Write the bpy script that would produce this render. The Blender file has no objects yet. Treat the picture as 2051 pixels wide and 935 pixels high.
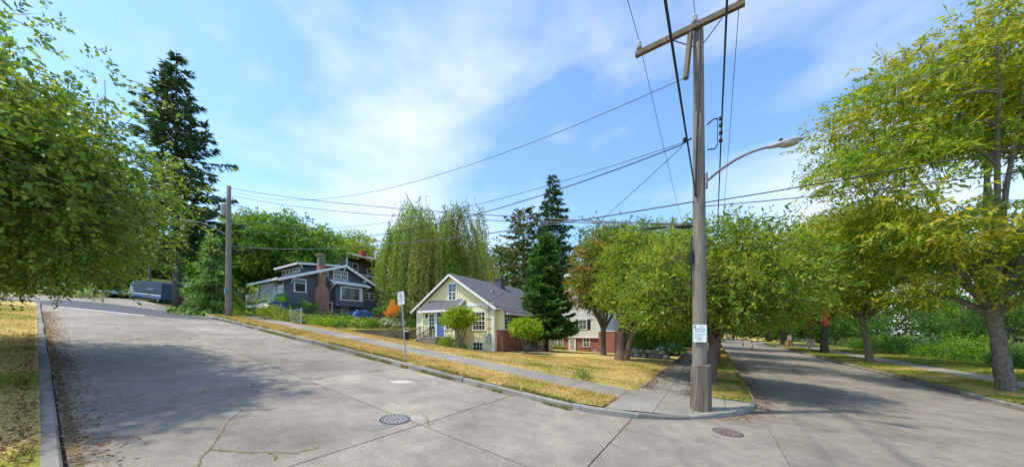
import bpy, math, random
import numpy as np
from mathutils import Vector
PI = math.pi
scene = bpy.context.scene
col = scene.collection
# ------------------------------------------------------------------ camera
YAW = math.radians(33.0); SN, CS = math.sin(YAW), math.cos(YAW)
FPX, CXP, HYP, CAMH = 620.0, 1025.0, 662.0, 2.3
cam_d = bpy.data.cameras.new('camera'); cam = bpy.data.objects.new('camera', cam_d); col.objects.link(cam)
cam.location = (0, 0, CAMH); cam.rotation_euler = (PI/2, 0, YAW)
cam_d.sensor_width = 36; cam_d.lens = 36*FPX/2051; cam_d.shift_y = (HYP-467.5)/2051
cam_d.clip_start = .05; cam_d.clip_end = 4000
scene.camera = cam
# ------------------------------------------------------------------ sky and sun
SUN_EL = math.radians(63); SUN_DIR = Vector((-CS*.98+SN*.16, -SN*.98-CS*.16, 0)).normalized()   # towards the sun, horizontal
world = bpy.data.worlds.new('World'); scene.world = world; world.use_nodes = True
nt = world.node_tree; nt.nodes.clear()
def N(t, **k):
    n = nt.nodes.new(t)
    for a, b in k.items(): setattr(n, a, b)
    return n
sky = N('ShaderNodeTexSky', sky_type='NISHITA', sun_disc=False)
sky.sun_elevation = SUN_EL; sky.sun_rotation = math.atan2(SUN_DIR.x, SUN_DIR.y)
sky.air_density = 1.0; sky.dust_density = .6; sky.ozone_density = 2.2
tc = N('ShaderNodeTexCoord'); 
mp = N('ShaderNodeMapping'); nt.links.new(tc.outputs['Generated'], mp.inputs[0])
mp.inputs['Rotation'].default_value = (math.radians(14), math.radians(-10), math.radians(-33)); mp.inputs['Scale'].default_value = (.9, 1.0, 2.0); mp.inputs['Location'].default_value = (2.2, .6, .9)
nz = N('ShaderNodeTexNoise'); nt.links.new(mp.outputs[0], nz.inputs['Vector'])
nz.inputs['Scale'].default_value = 1.9; nz.inputs['Detail'].default_value = 9; nz.inputs['Roughness'].default_value = .50; nz.inputs['Distortion'].default_value = .25
rp = N('ShaderNodeValToRGB'); nt.links.new(nz.outputs[0], rp.inputs[0])
rp.color_ramp.elements[0].position = .45; rp.color_ramp.elements[0].color = (0, 0, 0, 1)
rp.color_ramp.elements[1].position = .66; rp.color_ramp.elements[1].color = (.72, .72, .72, 1)
tn = N('ShaderNodeMix', data_type='RGBA', blend_type='MULTIPLY'); tn.inputs[0].default_value = 1; nt.links.new(sky.outputs[0], tn.inputs[6]); tn.inputs[7].default_value = (.80, .95, 1.02, 1)
mx = N('ShaderNodeMix', data_type='RGBA'); nt.links.new(rp.outputs[0], mx.inputs[0]); nt.links.new(tn.outputs[2], mx.inputs[6])
mx.inputs[7].default_value = (3.5, 3.8, 4.5, 1)
bg = N('ShaderNodeBackground'); nt.links.new(mx.outputs[2], bg.inputs[0]); bg.inputs[1].default_value = .15
wo = N('ShaderNodeOutputWorld'); nt.links.new(bg.outputs[0], wo.inputs[0])
sl = bpy.data.lights.new('sun', 'SUN'); sl.energy = 2.35; sl.angle = math.radians(1.6); sl.color = (1, .93, .80)
so = bpy.data.objects.new('sun', sl); col.objects.link(so)
sv = Vector((SUN_DIR.x*math.cos(SUN_EL), SUN_DIR.y*math.cos(SUN_EL), math.sin(SUN_EL)))
so.rotation_euler = sv.to_track_quat('Z', 'Y').to_euler(); so.location = (0, 0, 40)
scene.view_settings.view_transform = 'Standard'; scene.view_settings.look = 'None'
scene.view_settings.exposure = 1.06; scene.view_settings.gamma = 1; scene.view_settings.use_curve_mapping = False
scene.render.engine = 'CYCLES'

# ------------------------------------------------------------------ helpers
def at(px, py, D):                       # a pixel of the photograph at depth D
    xc = (px-CXP)/FPX*D
    return np.array((CS*xc-SN*D, SN*xc+CS*D, CAMH+(HYP-py)/FPX*D))
def onx(px, py, X):
    return at(px, py, X/(CS*(px-CXP)/FPX-SN))
def ony(px, py, Y):
    return at(px, py, Y/(SN*(px-CXP)/FPX+CS))
def sstep(a, b, x):
    t = np.clip((np.asarray(x, float)-a)/(b-a), 0, 1); return t*t*(3-2*t)
def hash2(ix, iy, s):
    h = (ix.astype(np.int64)*374761393+iy.astype(np.int64)*668265263+s*974711) & 0x7fffffff
    h = (h ^ (h >> 13))*1274126177 & 0x7fffffff
    return ((h ^ (h >> 16)) & 0xffff)/65535.0
def vnoise(x, y, scale=1., s=0):
    x = np.asarray(x, float)/scale; y = np.asarray(y, float)/scale
    ix, iy = np.floor(x), np.floor(y); fx, fy = x-ix, y-iy
    fx = fx*fx*(3-2*fx); fy = fy*fy*(3-2*fy)
    return (hash2(ix, iy, s)*(1-fx)+hash2(ix+1, iy, s)*fx)*(1-fy)+(hash2(ix, iy+1, s)*(1-fx)+hash2(ix+1, iy+1, s)*fx)*fy
def fbm(x, y, scale=1., s=0):
    return .5*vnoise(x, y, scale, s)+.3*vnoise(x, y, scale/2.1, s+1)+.2*vnoise(x, y, scale/4.3, s+2)
def R_(x):                               # road level
    return np.interp(x, [-160, -64, -1.2, -.4, .4, 8.6, 40], [12, 6.528, .1224, .043, -.006, -.344, -.5])
def K_(x): return R_(x)+.15
def lot(x, y):                           # ground behind the pavements
    x = np.asarray(x, float); y = np.asarray(y, float); v = -x
    far = np.interp(v, [2, 3.2, 6, 15, 22, 25, 25.9, 26.1, 29.9, 30.1, 34, 45, 60, 90, 160], [.2, .36, .45, .6, 1.0, 1.45, 1.5, 2.45, 2.7, 3.65, 4.1, 5.0, 7.5, 12, 22])
    back = np.where(v < 24, -np.clip(y-22, 0, 18)*.055, 0)+sstep(26, 32, v)*np.clip(y-25, 0, 60)*.13
    hgt = far+back
    t = sstep(10.6, 19.5, y)
    wt = np.where(v > 25.9, sstep(10.6, 12.4, y), t)
    return K_(x)*(1-wt)+hgt*wt+.0
def terrain(x, y):
    x = np.asarray(x, float); y = np.asarray(y, float)
    z = K_(x).copy()
    left = (x < -2.08) & (y > 10.6)
    z = np.where(left, lot(x, y), z)
    # near left of the right-hand pavement
    rgt = x > 13
    z = np.where(rgt, -.2-.09*np.clip(x-15, 0, 60)-.0*y, z)
    # roads and pavements are laid as their own sheets: sink the ground under them
    street = (y > -.02) & (y < 10.58) & (x > -160) & (x < -2)
    cross = (x > -2.06) & (x < 13.0) & (y < 130) & (y > -60)
    z = np.where(street | cross, R_(x)-.35, z)
    far_l = (x < -36) & (y <= 10.6) & (y > -20)
    z = np.where(far_l, R_(x)-.06, z)
    return z

class MB:
    def __init__(s): s.v = []; s.f = []; s.m = []
    def add(s, vs, fs):
        b = len(s.v); s.v += [tuple(map(float, q)) for q in vs]; s.f += [tuple(i+b for i in f) for f in fs]; return s
    def box(s, x0, x1, y0, y1, z0, z1):
        return s.add([(x0,y0,z0),(x1,y0,z0),(x1,y1,z0),(x0,y1,z0),(x0,y0,z1),(x1,y0,z1),(x1,y1,z1),(x0,y1,z1)],
                     [(0,3,2,1),(4,5,6,7),(0,1,5,4),(1,2,6,5),(2,3,7,6),(3,0,4,7)])
    def beam(s, a, b, w, h, up=(0,0,1)):      # box bar from a to b
        a, b = Vector(a), Vector(b); d = (b-a).normalized(); u = Vector(up)
        r = d.cross(u)
        if r.length < 1e-4: r = d.cross(Vector((1,0,0)))
        r.normalize(); u = r.cross(d).normalized(); r *= w/2; u *= h/2
        vs = [a-r-u, a+r-u, a+r+u, a-r+u, b-r-u, b+r-u, b+r+u, b-r+u]
        return s.add(vs, [(0,1,2,3),(7,6,5,4),(0,4,5,1),(1,5,6,2),(2,6,7,3),(3,7,4,0)])
    def prism(s, poly, vec):                  # extrude a 3D polygon
        n = len(poly); vec = np.array(vec, float)
        vs = [np.array(p, float) for p in poly]; vs += [p+vec for p in vs]
        return s.add(vs, [tuple(range(n-1,-1,-1)), tuple(range(n,2*n))]+[(i,(i+1)%n,n+(i+1)%n,n+i) for i in range(n)])
    def tube(s, pts, rad, n=6, cap=True):
        pts = [Vector(p) for p in pts]; k = len(pts)
        if not hasattr(rad, '__len__'): rad = [rad]*k
        t0 = (pts[1]-pts[0]).normalized(); r = t0.orthogonal().normalized(); vs = []
        for i, p in enumerate(pts):
            t = (pts[min(i+1,k-1)]-pts[max(i-1,0)]).normalized()
            r = (r-t*r.dot(t)); r = r.normalized() if r.length > 1e-6 else t.orthogonal().normalized(); b = t.cross(r)
            for j in range(n):
                a = 2*PI*j/n; vs.append(p+(r*math.cos(a)+b*math.sin(a))*rad[i])
        fs = [(i*n+j, i*n+(j+1)%n, (i+1)*n+(j+1)%n, (i+1)*n+j) for i in range(k-1) for j in range(n)]
        if cap: fs += [tuple(range(n-1,-1,-1)), tuple((k-1)*n+j for j in range(n))]
        return s.add(vs, fs)
    def lathe(s, c, prof, n=12, axis='z'):    # prof: (radius, height)
        vs = []; c = np.array(c, float)
        for r, h in prof:
            for j in range(n):
                a = 2*PI*j/n; q = (r*math.cos(a), r*math.sin(a), h)
                if axis == 'x': q = (q[2], q[0], q[1])
                if axis == 'y': q = (q[0], q[2], q[1])
                vs.append(c+q)
        k = len(prof)
        fs = [(i*n+j, i*n+(j+1)%n, (i+1)*n+(j+1)%n, (i+1)*n+j) for i in range(k-1) for j in range(n)]
        fs += [tuple(range(n-1,-1,-1)), tuple((k-1)*n+j for j in range(n))]
        return s.add(vs, fs)
    def build(s, name, mat, parent=None, org=None, smooth=False, kind=None):
        me = bpy.data.meshes.new(name)
        o0 = np.array(org if org is not None else (root_loc(parent) if parent else (0,0,0)), float)
        vs = np.array(s.v, float).reshape(-1,3)-o0
        me.from_pydata(vs.tolist(), [], s.f); me.materials.append(mat)
        if smooth: me.polygons.foreach_set('use_smooth', [True]*len(me.polygons))
        me.update()
        o = bpy.data.objects.new(name, me); col.objects.link(o)
        if parent: o.parent = parent
        else: o.location = o0
        if kind: o['kind'] = kind
        return o
def root_loc(o):
    while o.parent: o = o.parent
    return np.array(o.location)
def tag(o, label=None, cat=None, group=None, kind=None):
    if label: o['label'] = label
    if cat: o['category'] = cat
    if group: o['group'] = group
    if kind: o['kind'] = kind
    return o
def thing(name, label, cat, loc=(0,0,0), group=None):
    o = bpy.data.objects.new(name, None); col.objects.link(o); o.location = loc; o.empty_display_size = .2
    return tag(o, label, cat, group)
def copy_tree(o, parent=None):
    c = o.copy(); col.objects.link(c); c.parent = parent
    for ch in o.children: copy_tree(ch, c)
    return c
def sheet(name, xs, ys, zf, mat, kind='structure', tint=None, parent=None, warp=None):
    X, Y = np.meshgrid(xs, ys); Y = warp(X, Y) if warp else Y; Z = zf(X, Y); nx, ny = len(xs), len(ys)
    vs = np.stack([X, Y, Z], -1).reshape(-1,3)
    i = np.arange((ny-1)*(nx-1)); r = i//(nx-1); c = i % (nx-1); a = r*nx+c
    return np_mesh(name, vs, np.stack([a, a+1, a+nx+1, a+nx], 1), mat, parent, kind, tint(X, Y).reshape(-1,3) if tint else None, smooth=True)
def np_mesh(name, vs, fs, mat, parent=None, kind=None, tint=None, smooth=False, org=(0,0,0)):
    me = bpy.data.meshes.new(name); n = len(vs); m = len(fs); k = fs.shape[1]
    me.vertices.add(n); me.vertices.foreach_set('co', np.ascontiguousarray(np.asarray(vs, np.float32)-np.asarray(org, np.float32)).ravel())
    me.loops.add(m*k); me.polygons.add(m)
    me.polygons.foreach_set('loop_start', np.arange(0, m*k, k, dtype=np.int32))
    me.loops.foreach_set('vertex_index', np.ascontiguousarray(fs, dtype=np.int32).ravel())
    if smooth: me.polygons.foreach_set('use_smooth', np.ones(m, dtype=bool))
    me.update(calc_edges=True)
    if tint is not None:
        at_ = me.attributes.new('tint', 'FLOAT_COLOR', 'POINT')
        at_.data.foreach_set('color', np.concatenate([tint, np.ones((n,1))], 1).astype(np.float32).ravel())
    me.materials.append(mat)
    o = bpy.data.objects.new(name, me); col.objects.link(o)
    if parent: o.parent = parent
    else: o.location = org
    if kind: o['kind'] = kind
    return o

# ------------------------------------------------------------------ materials
def material(name, c, rough=.8, var=.12, scale=6., detail=6, bump=0., bscale=None, c2=None, spec=.3, metal=0., stretch=None, coords='Object', pieces=0., stain=0., fine=0.):
    m = bpy.data.materials.new(name); m.use_nodes = True; t = m.node_tree; b = t.nodes['Principled BSDF']
    b.inputs['Roughness'].default_value = rough; b.inputs['Specular IOR Level'].default_value = spec; b.inputs['Metallic'].default_value = metal
    tcn = t.nodes.new('ShaderNodeTexCoord'); vec = tcn.outputs[coords]
    if stretch:
        mpn = t.nodes.new('ShaderNodeMapping'); mpn.inputs['Scale'].default_value = stretch; t.links.new(vec, mpn.inputs[0]); vec = mpn.outputs[0]
    n = t.nodes.new('ShaderNodeTexNoise'); n.inputs['Scale'].default_value = scale; n.inputs['Detail'].default_value = detail; n.inputs['Roughness'].default_value = .6
    t.links.new(vec, n.inputs['Vector'])
    r = t.nodes.new('ShaderNodeValToRGB'); t.links.new(n.outputs[0], r.inputs[0])
    c = np.array(c, float); c2 = np.array(c2, float) if c2 is not None else None
    lo = c*(1-var) if c2 is None else c; hi = np.minimum(c*(1+var), .95) if c2 is None else c2
    r.color_ramp.elements[0].position = .32; r.color_ramp.elements[0].color = (*lo, 1)
    r.color_ramp.elements[1].position = .68; r.color_ramp.elements[1].color = (*hi, 1)
    out = r.outputs[0]
    def mul(o1, fac_out, a, bq):
        mr = t.nodes.new('ShaderNodeMapRange'); t.links.new(fac_out, mr.inputs[0]); mr.inputs[1].default_value = .3; mr.inputs[2].default_value = .7; mr.inputs[3].default_value = a; mr.inputs[4].default_value = bq
        mm = t.nodes.new('ShaderNodeMix'); mm.data_type = 'RGBA'; mm.blend_type = 'MULTIPLY'; mm.inputs[0].default_value = 1
        t.links.new(o1, mm.inputs[6]); t.links.new(mr.outputs[0], mm.inputs[7]); return mm.outputs[2]
    if pieces:
        oi = t.nodes.new('ShaderNodeObjectInfo'); out = mul(out, oi.outputs['Random'], 1-pieces, 1+pieces)
    if stain:
        ns = t.nodes.new('ShaderNodeTexNoise'); ns.inputs['Scale'].default_value = .45; ns.inputs['Detail'].default_value = 7; ns.inputs['Roughness'].default_value = .65
        t.links.new(tcn.outputs[coords], ns.inputs['Vector']); out = mul(out, ns.outputs[0], 1-stain, 1+stain*.5)
    if fine:
        nf = t.nodes.new('ShaderNodeTexNoise'); nf.inputs['Scale'].default_value = 45; nf.inputs['Detail'].default_value = 3; nf.inputs['Roughness'].default_value = .7
        t.links.new(tcn.outputs[coords], nf.inputs['Vector']); out = mul(out, nf.outputs[0], 1-fine, 1+fine)
    t.links.new(out, b.inputs['Base Color'])
    if bump:
        n2 = t.nodes.new('ShaderNodeTexNoise'); n2.inputs['Scale'].default_value = bscale or scale*4; n2.inputs['Detail'].default_value = 5; t.links.new(vec, n2.inputs['Vector'])
        bp = t.nodes.new('ShaderNodeBump'); bp.inputs['Strength'].default_value = bump; bp.inputs['Distance'].default_value = .02
        t.links.new(n2.outputs[0], bp.inputs['Height']); t.links.new(bp.outputs[0], b.inputs['Normal'])
    return m
def leaf_material(name, trans=.35, rough=.55, gloss=.25):
    m = bpy.data.materials.new(name); m.use_nodes = True; t = m.node_tree; b = t.nodes['Principled BSDF']; o = t.nodes['Material Output']
    a = t.nodes.new('ShaderNodeAttribute'); a.attribute_name = 'tint'
    b.inputs['Roughness'].default_value = rough; b.inputs['Specular IOR Level'].default_value = gloss
    t.links.new(a.outputs[0], b.inputs['Base Color'])
    tr = t.nodes.new('ShaderNodeBsdfTranslucent')
    hs = t.nodes.new('ShaderNodeHueSaturation'); hs.inputs['Hue'].default_value = .485; hs.inputs['Saturation'].default_value = 1.1; hs.inputs['Value'].default_value = 1.35
    t.links.new(a.outputs[0], hs.inputs['Color']); t.links.new(hs.outputs[0], tr.inputs[0])
    ms = t.nodes.new('ShaderNodeMixShader'); ms.inputs[0].default_value = trans
    t.links.new(b.outputs[0], ms.inputs[1]); t.links.new(tr.outputs[0], ms.inputs[2]); t.links.new(ms.outputs[0], o.inputs[0])
    return m
def ground_material(name, fine=.3):
    m = bpy.data.materials.new(name); m.use_nodes = True; t = m.node_tree; b = t.nodes['Principled BSDF']
    a = t.nodes.new('ShaderNodeAttribute'); a.attribute_name = 'tint'; b.inputs['Roughness'].default_value = .95; b.inputs['Specular IOR Level'].default_value = .1
    g = t.nodes.new('ShaderNodeTexCoord'); n = t.nodes.new('ShaderNodeTexNoise'); n.inputs['Scale'].default_value = 9; n.inputs['Detail'].default_value = 9; n.inputs['Roughness'].default_value = .75
    t.links.new(g.outputs['Object'], n.inputs['Vector'])
    mr = t.nodes.new('ShaderNodeMapRange'); t.links.new(n.outputs[0], mr.inputs[0]); mr.inputs[1].default_value = .3; mr.inputs[2].default_value = .7; mr.inputs[3].default_value = 1-fine; mr.inputs[4].default_value = 1+fine
    mm = t.nodes.new('ShaderNodeMix'); mm.data_type = 'RGBA'; mm.blend_type = 'MULTIPLY'; mm.inputs[0].default_value = 1
    t.links.new(a.outputs[0], mm.inputs[6]); t.links.new(mr.outputs[0], mm.inputs[7]); t.links.new(mm.outputs[2], b.inputs['Base Color'])
    bp = t.nodes.new('ShaderNodeBump'); bp.inputs['Strength'].default_value = .6; bp.inputs['Distance'].default_value = .03; t.links.new(n.outputs[0], bp.inputs['Height']); t.links.new(bp.outputs[0], b.inputs['Normal'])
    return m
def brick_material(name, c1, c2, mortar, scale=1.):
    m = bpy.data.materials.new(name); m.use_nodes = True; t = m.node_tree; b = t.nodes['Principled BSDF']; b.inputs['Roughness'].default_value = .9
    g = t.nodes.new('ShaderNodeTexCoord'); sx = t.nodes.new('ShaderNodeSeparateXYZ'); t.links.new(g.outputs['Object'], sx.inputs[0])
    ad = t.nodes.new('ShaderNodeMath'); ad.operation = 'ADD'; t.links.new(sx.outputs[0], ad.inputs[0]); t.links.new(sx.outputs[1], ad.inputs[1])
    cb = t.nodes.new('ShaderNodeCombineXYZ'); t.links.new(ad.outputs[0], cb.inputs[0]); t.links.new(sx.outputs[2], cb.inputs[1])
    k = t.nodes.new('ShaderNodeTexBrick'); t.links.new(cb.outputs[0], k.inputs['Vector']); k.inputs['Scale'].default_value = scale
    k.inputs['Brick Width'].default_value = .21; k.inputs['Row Height'].default_value = .075; k.inputs['Mortar Size'].default_value = .006; k.inputs['Bias'].default_value = -.2
    k.inputs['Color1'].default_value = (*c1, 1); k.inputs['Color2'].default_value = (*c2, 1); k.inputs['Mortar'].default_value = (*mortar, 1)
    n = t.nodes.new('ShaderNodeTexNoise'); n.inputs['Scale'].default_value = 2.2; n.inputs['Detail'].default_value = 8; t.links.new(g.outputs['Object'], n.inputs['Vector'])
    mr = t.nodes.new('ShaderNodeMapRange'); t.links.new(n.outputs[0], mr.inputs[0]); mr.inputs[1].default_value = .3; mr.inputs[2].default_value = .7; mr.inputs[3].default_value = .72; mr.inputs[4].default_value = 1.25
    mm = t.nodes.new('ShaderNodeMix'); mm.data_type = 'RGBA'; mm.blend_type = 'MULTIPLY'; mm.inputs[0].default_value = 1
    t.links.new(k.outputs[0], mm.inputs[6]); t.links.new(mr.outputs[0], mm.inputs[7]); t.links.new(mm.outputs[2], b.inputs['Base Color'])
    bp = t.nodes.new('ShaderNodeBump'); bp.inputs['Strength'].default_value = .5; bp.inputs['Distance'].default_value = .01; bp.invert = True
    t.links.new(k.outputs['Fac'], bp.inputs['Height']); t.links.new(bp.outputs[0], b.inputs['Normal'])
    return m
def glass_material(name, c=(.03,.035,.04)):
    m = bpy.data.materials.new(name); m.use_nodes = True; b = m.node_tree.nodes['Principled BSDF']
    b.inputs['Base Color'].default_value = (*c, 1); b.inputs['Roughness'].default_value = .06; b.inputs['Specular IOR Level'].default_value = .7
    return m
M = {}
M['slab'] = material('road concrete', (.272,.240,.197), .9, .15, 2.6, detail=10, bump=.4, bscale=60, pieces=.08, stain=.36, fine=.25)
M['asphalt'] = material('worn asphalt', (.232,.203,.166), .92, .15, 2.6, detail=10, bump=.4, bscale=60, stain=.36, fine=.25)
M['asphalt_dark'] = material('new asphalt', (.085,.09,.10), .85, .12, 4.0, bump=.3, bscale=60, stain=.15, fine=.12)
M['walk'] = material('pavement concrete', (.25,.228,.19), .9, .12, 2.5, bump=.3, bscale=50, pieces=.10, stain=.32, fine=.2)
M['kerb'] = material('kerb concrete', (.25,.235,.205), .92, .2, 3.0, bump=.4, bscale=30, pieces=.15, stain=.3, fine=.15)
M['dirt'] = material('joint dirt', (.10,.075,.04), .98, .35, 9.0, c2=(.21,.16,.065))
M['tar'] = material('patch asphalt', (.20,.19,.18), .9, .15, 9., fine=.2)
M['pinkpatch'] = material('pale patch', (.50,.42,.36), .9, .06, 4., fine=.08)
M['iron'] = material('cast iron cover', (.27,.265,.265), .6, .15, 12., metal=.25, bump=.2)
M['iron_brown'] = material('rusty cover', (.20,.14,.12), .75, .2, 12., metal=.2, bump=.2)
M['iron_dark'] = material('cover holes', (.05,.05,.055), .8, .1)
M['wood_pole'] = material('weathered pole wood', (.15,.125,.10), .9, .3, 3., c2=(.30,.265,.22), bump=.6, bscale=14, stretch=(9,9,.5))
M['wood_stub'] = material('weathered stub wood', (.08,.062,.045), .92, .3, 3., c2=(.26,.215,.17), bump=1., bscale=9, stretch=(10,10,.45))
M['arm_wood'] = material('crossarm wood', (.11,.085,.055), .9, .25, 4., c2=(.20,.16,.11), bump=.4)
M['steel'] = material('galvanised steel', (.42,.44,.46), .45, .08, 8., metal=.6)
M['lamp_arm'] = material('weathered lamp arm', (.17,.16,.15), .6, .12, 8.)
M['lamp_grey'] = material('lamp housing', (.34,.345,.33), .5, .06, 8.)
M['lens'] = material('lamp lens', (.45,.40,.30), .3, .05, 8.)
M['black'] = material('black rubber', (.02,.02,.022), .55, .1, 8.)
M['blackiron'] = material('black iron', (.018,.018,.02), .5, .1, 8.)
M['wire_grey'] = material('grey cable', (.12,.125,.13), .6, .1, 8.)
M['porcelain'] = material('insulator', (.42,.43,.45), .25, .05, 8., spec=.6)
M['sign_white'] = material('sign white', (.78,.80,.80), .5, .03, 4.)
M['sign_green'] = material('sign green', (.02,.26,.16), .5, .03, 4.)
M['sign_ink'] = material('sign ink', (.02,.14,.10), .5, .03, 4.)
M['sign_grey'] = material('sign grey ink', (.16,.19,.21), .5, .03, 4.)
M['sign_teal'] = material('sign teal', (.10,.30,.40), .5, .03, 4.)
M['yellow'] = material('yellow siding', (.80,.71,.41), .7, .04, 3., stain=.06)
M['white'] = material('white paint', (.80,.80,.79), .6, .03, 5., stain=.05)
M['shingle'] = material('grey shingle', (.11,.11,.12), .92, .22, 5., bump=.6, bscale=25, stain=.15, fine=.2)
M['navy'] = material('slate blue siding', (.108,.122,.150), .65, .06, 3., stain=.08)
M['shingle_brown'] = material('brown roof', (.22,.185,.15), .92, .2, 5., bump=.5, bscale=25, stain=.2, fine=.2)
M['offwhite'] = material('cream vinyl siding', (.72,.70,.63), .7, .03, 3., stain=.06)
M['brown_sh'] = material('brown shingle wall', (.12,.08,.058), .9, .25, 8., bump=.4)
M['olive'] = material('olive shingle wall', (.20,.20,.15), .9, .2, 8., bump=.4)
M['brick'] = brick_material('red brick', (.34,.10,.075), (.25,.07,.055), (.34,.25,.21))
M['brick_old'] = brick_material('old brick', (.38,.17,.11), (.26,.11,.075), (.32,.26,.21))
M['brick_paint'] = material('painted brick red', (.30,.05,.04), .8, .12, 4., bump=.5, bscale=14, stretch=(1,1,6), stain=.2)
M['bluedoor'] = material('blue door', (.10,.15,.42), .45, .04, 4.)
M['reddoor'] = material('red door', (.50,.03,.02), .45, .05, 4.)
M['concrete'] = material('step concrete', (.17,.15,.125), .92, .2, 3., bump=.4, bscale=20, stain=.3)
M['wallconc'] = material('retaining concrete', (.26,.235,.18), .95, .25, 2.5, bump=.4, bscale=15, stain=.35)
M['timber'] = material('old timber', (.13,.095,.065), .95, .3, 4., bump=.5, bscale=14, stretch=(1,1,5))
M['glass'] = glass_material('window glass'); M['glass_g'] = glass_material('window glass with painted tree reflection', (.05,.07,.045))  # second glass has the green of reflected trees put into its base colour
M['curtain'] = material('curtain', (.55,.60,.60), .9, .1, 6.)
M['boxgrey'] = material('meter box grey', (.33,.37,.40), .5, .04, 5.)
M['rock'] = material('rockery stone', (.30,.27,.225), .95, .25, 2.5, bump=.6, bscale=8, pieces=.25, fine=.15)
M['bark_dark'] = material('dark bark', (.06,.05,.04), .95, .35, 4., c2=(.16,.135,.105), bump=1., bscale=9, stretch=(3,3,.7))
M['bark'] = material('grey brown bark', (.10,.08,.06), .95, .35, 5., c2=(.27,.235,.19), bump=1., bscale=10, stretch=(2.2,2.2,1.2))
M['bark_red'] = material('reddish bark', (.10,.06,.045), .95, .3, 5., c2=(.20,.14,.10), bump=.8, bscale=10, stretch=(3,3,.8))
M['leaf'] = leaf_material('broad leaf', .42); M['leaf_gloss'] = leaf_material('glossy leaf', .34, .42, .4); M['needle'] = leaf_material('needles', .15, .6, .2); M['blade'] = leaf_material('grass blades', .25, .7, .1)
M['ground'] = ground_material('ground', .35); M['turf'] = ground_material('turf', .3)
M['truck_navy'] = material('truck navy paint', (.022,.036,.075), .55, .05, 3., spec=.3)
M['truck_blue'] = material('truck rear blue', (.06,.11,.22), .4, .05, 3., spec=.5)
M['truck_grey'] = material('truck grey panels', (.26,.27,.27), .45, .06, 3.)
M['tyre'] = material('tyre', (.02,.02,.02), .85, .1, 8.)
M['carwhite'] = material('car white paint', (.75,.76,.78), .25, .02, 3., spec=.6)
M['carsilver'] = material('car silver paint', (.35,.36,.38), .3, .02, 3., spec=.6, metal=.4)
M['carblack'] = material('car black paint', (.015,.017,.03), .2, .02, 3., spec=.7)
M['tarp'] = material('blue tarp', (.03,.09,.36), .45, .15, 5., bump=.5, bscale=6)
M['binblue'] = material('blue bin plastic', (.035,.055,.22), .5, .06, 4.)
M['red_cloth'] = material('red fabric', (.80,.05,.09), .7, .06, 5.)
M['pinksign'] = material('weathered sign board', (.52,.38,.36), .8, .1, 6.)
M['orange'] = material('orange paint', (.55,.20,.05), .7, .15, 6.)
M['hydrant'] = material('hydrant yellow', (.50,.28,.04), .6, .1, 6.)
M['redpipe'] = material('red chimney brick', (.35,.07,.06), .9, .15, 6.)
M['tan'] = material('tan stones', (.36,.32,.27), .9, .2, 6.)

DRY = np.array((.52,.385,.145)); DRY2 = np.array((.44,.32,.115)); GREEN = np.array((.13,.19,.022)); OLIVE = np.array((.30,.27,.05)); BROWN = np.array((.17,.085,.035))
def mixc(a, b, t): return a+(b-a)*np.asarray(t)[..., None]
def lawn_col(x, y, green=.0, s=0):
    n = fbm(x, y, 1.6, s+3); n2 = fbm(x, y, .5, s+9)
    c = mixc(np.broadcast_to(DRY, x.shape+(3,)), DRY2, sstep(.35,.65,n2))
    c = mixc(c, OLIVE, sstep(.50-green*.45,.78-green*.35, n)*.9)
    c = mixc(c, GREEN, sstep(.66-green*.5,.92-green*.4, n)*.9)
    c = mixc(c, BROWN, sstep(.64,.80, fbm(x, y, .9, s+21))*.35)
    return c
def terr_col(x, y):
    c = lawn_col(x, y, .03)
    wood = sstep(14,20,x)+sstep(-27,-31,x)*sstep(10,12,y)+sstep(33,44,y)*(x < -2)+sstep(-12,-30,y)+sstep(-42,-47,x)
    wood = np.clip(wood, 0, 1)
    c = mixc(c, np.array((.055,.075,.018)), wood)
    near_w = sstep(-17,-24,x)*sstep(11,13,y)*(x > -26.2)
    c = mixc(c, np.array((.27,.25,.035)), near_w*.85)
    return c
# ------------------------------------------------------------------ ground, streets, pavements
def lines(*parts):
    return np.unique(np.round(np.concatenate([np.atleast_1d(np.array(p, float)) for p in parts]), 4))
gx = lines(np.linspace(-900,-160,12), np.arange(-160,-60,5), np.arange(-60,-2,.6), [-30.1,-29.9,-26.1,-25.9,-2.09,-2.05,-36.02,-35.98], [0,4,8,12.98,13.02], np.arange(14,40,1.0), np.arange(40,160,8), np.linspace(160,900,12))
gy = lines(np.linspace(-900,-60,10), np.arange(-60,-20,5), np.arange(-20,10,1.2), [-.04,0.0,10.57,10.6], np.arange(10.6,24,.4), np.arange(24,60,1.2), np.arange(60,160,6), np.linspace(160,1200,12))
sheet('ground', gx, gy, terrain, M['ground'], 'structure', terr_col)

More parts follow.
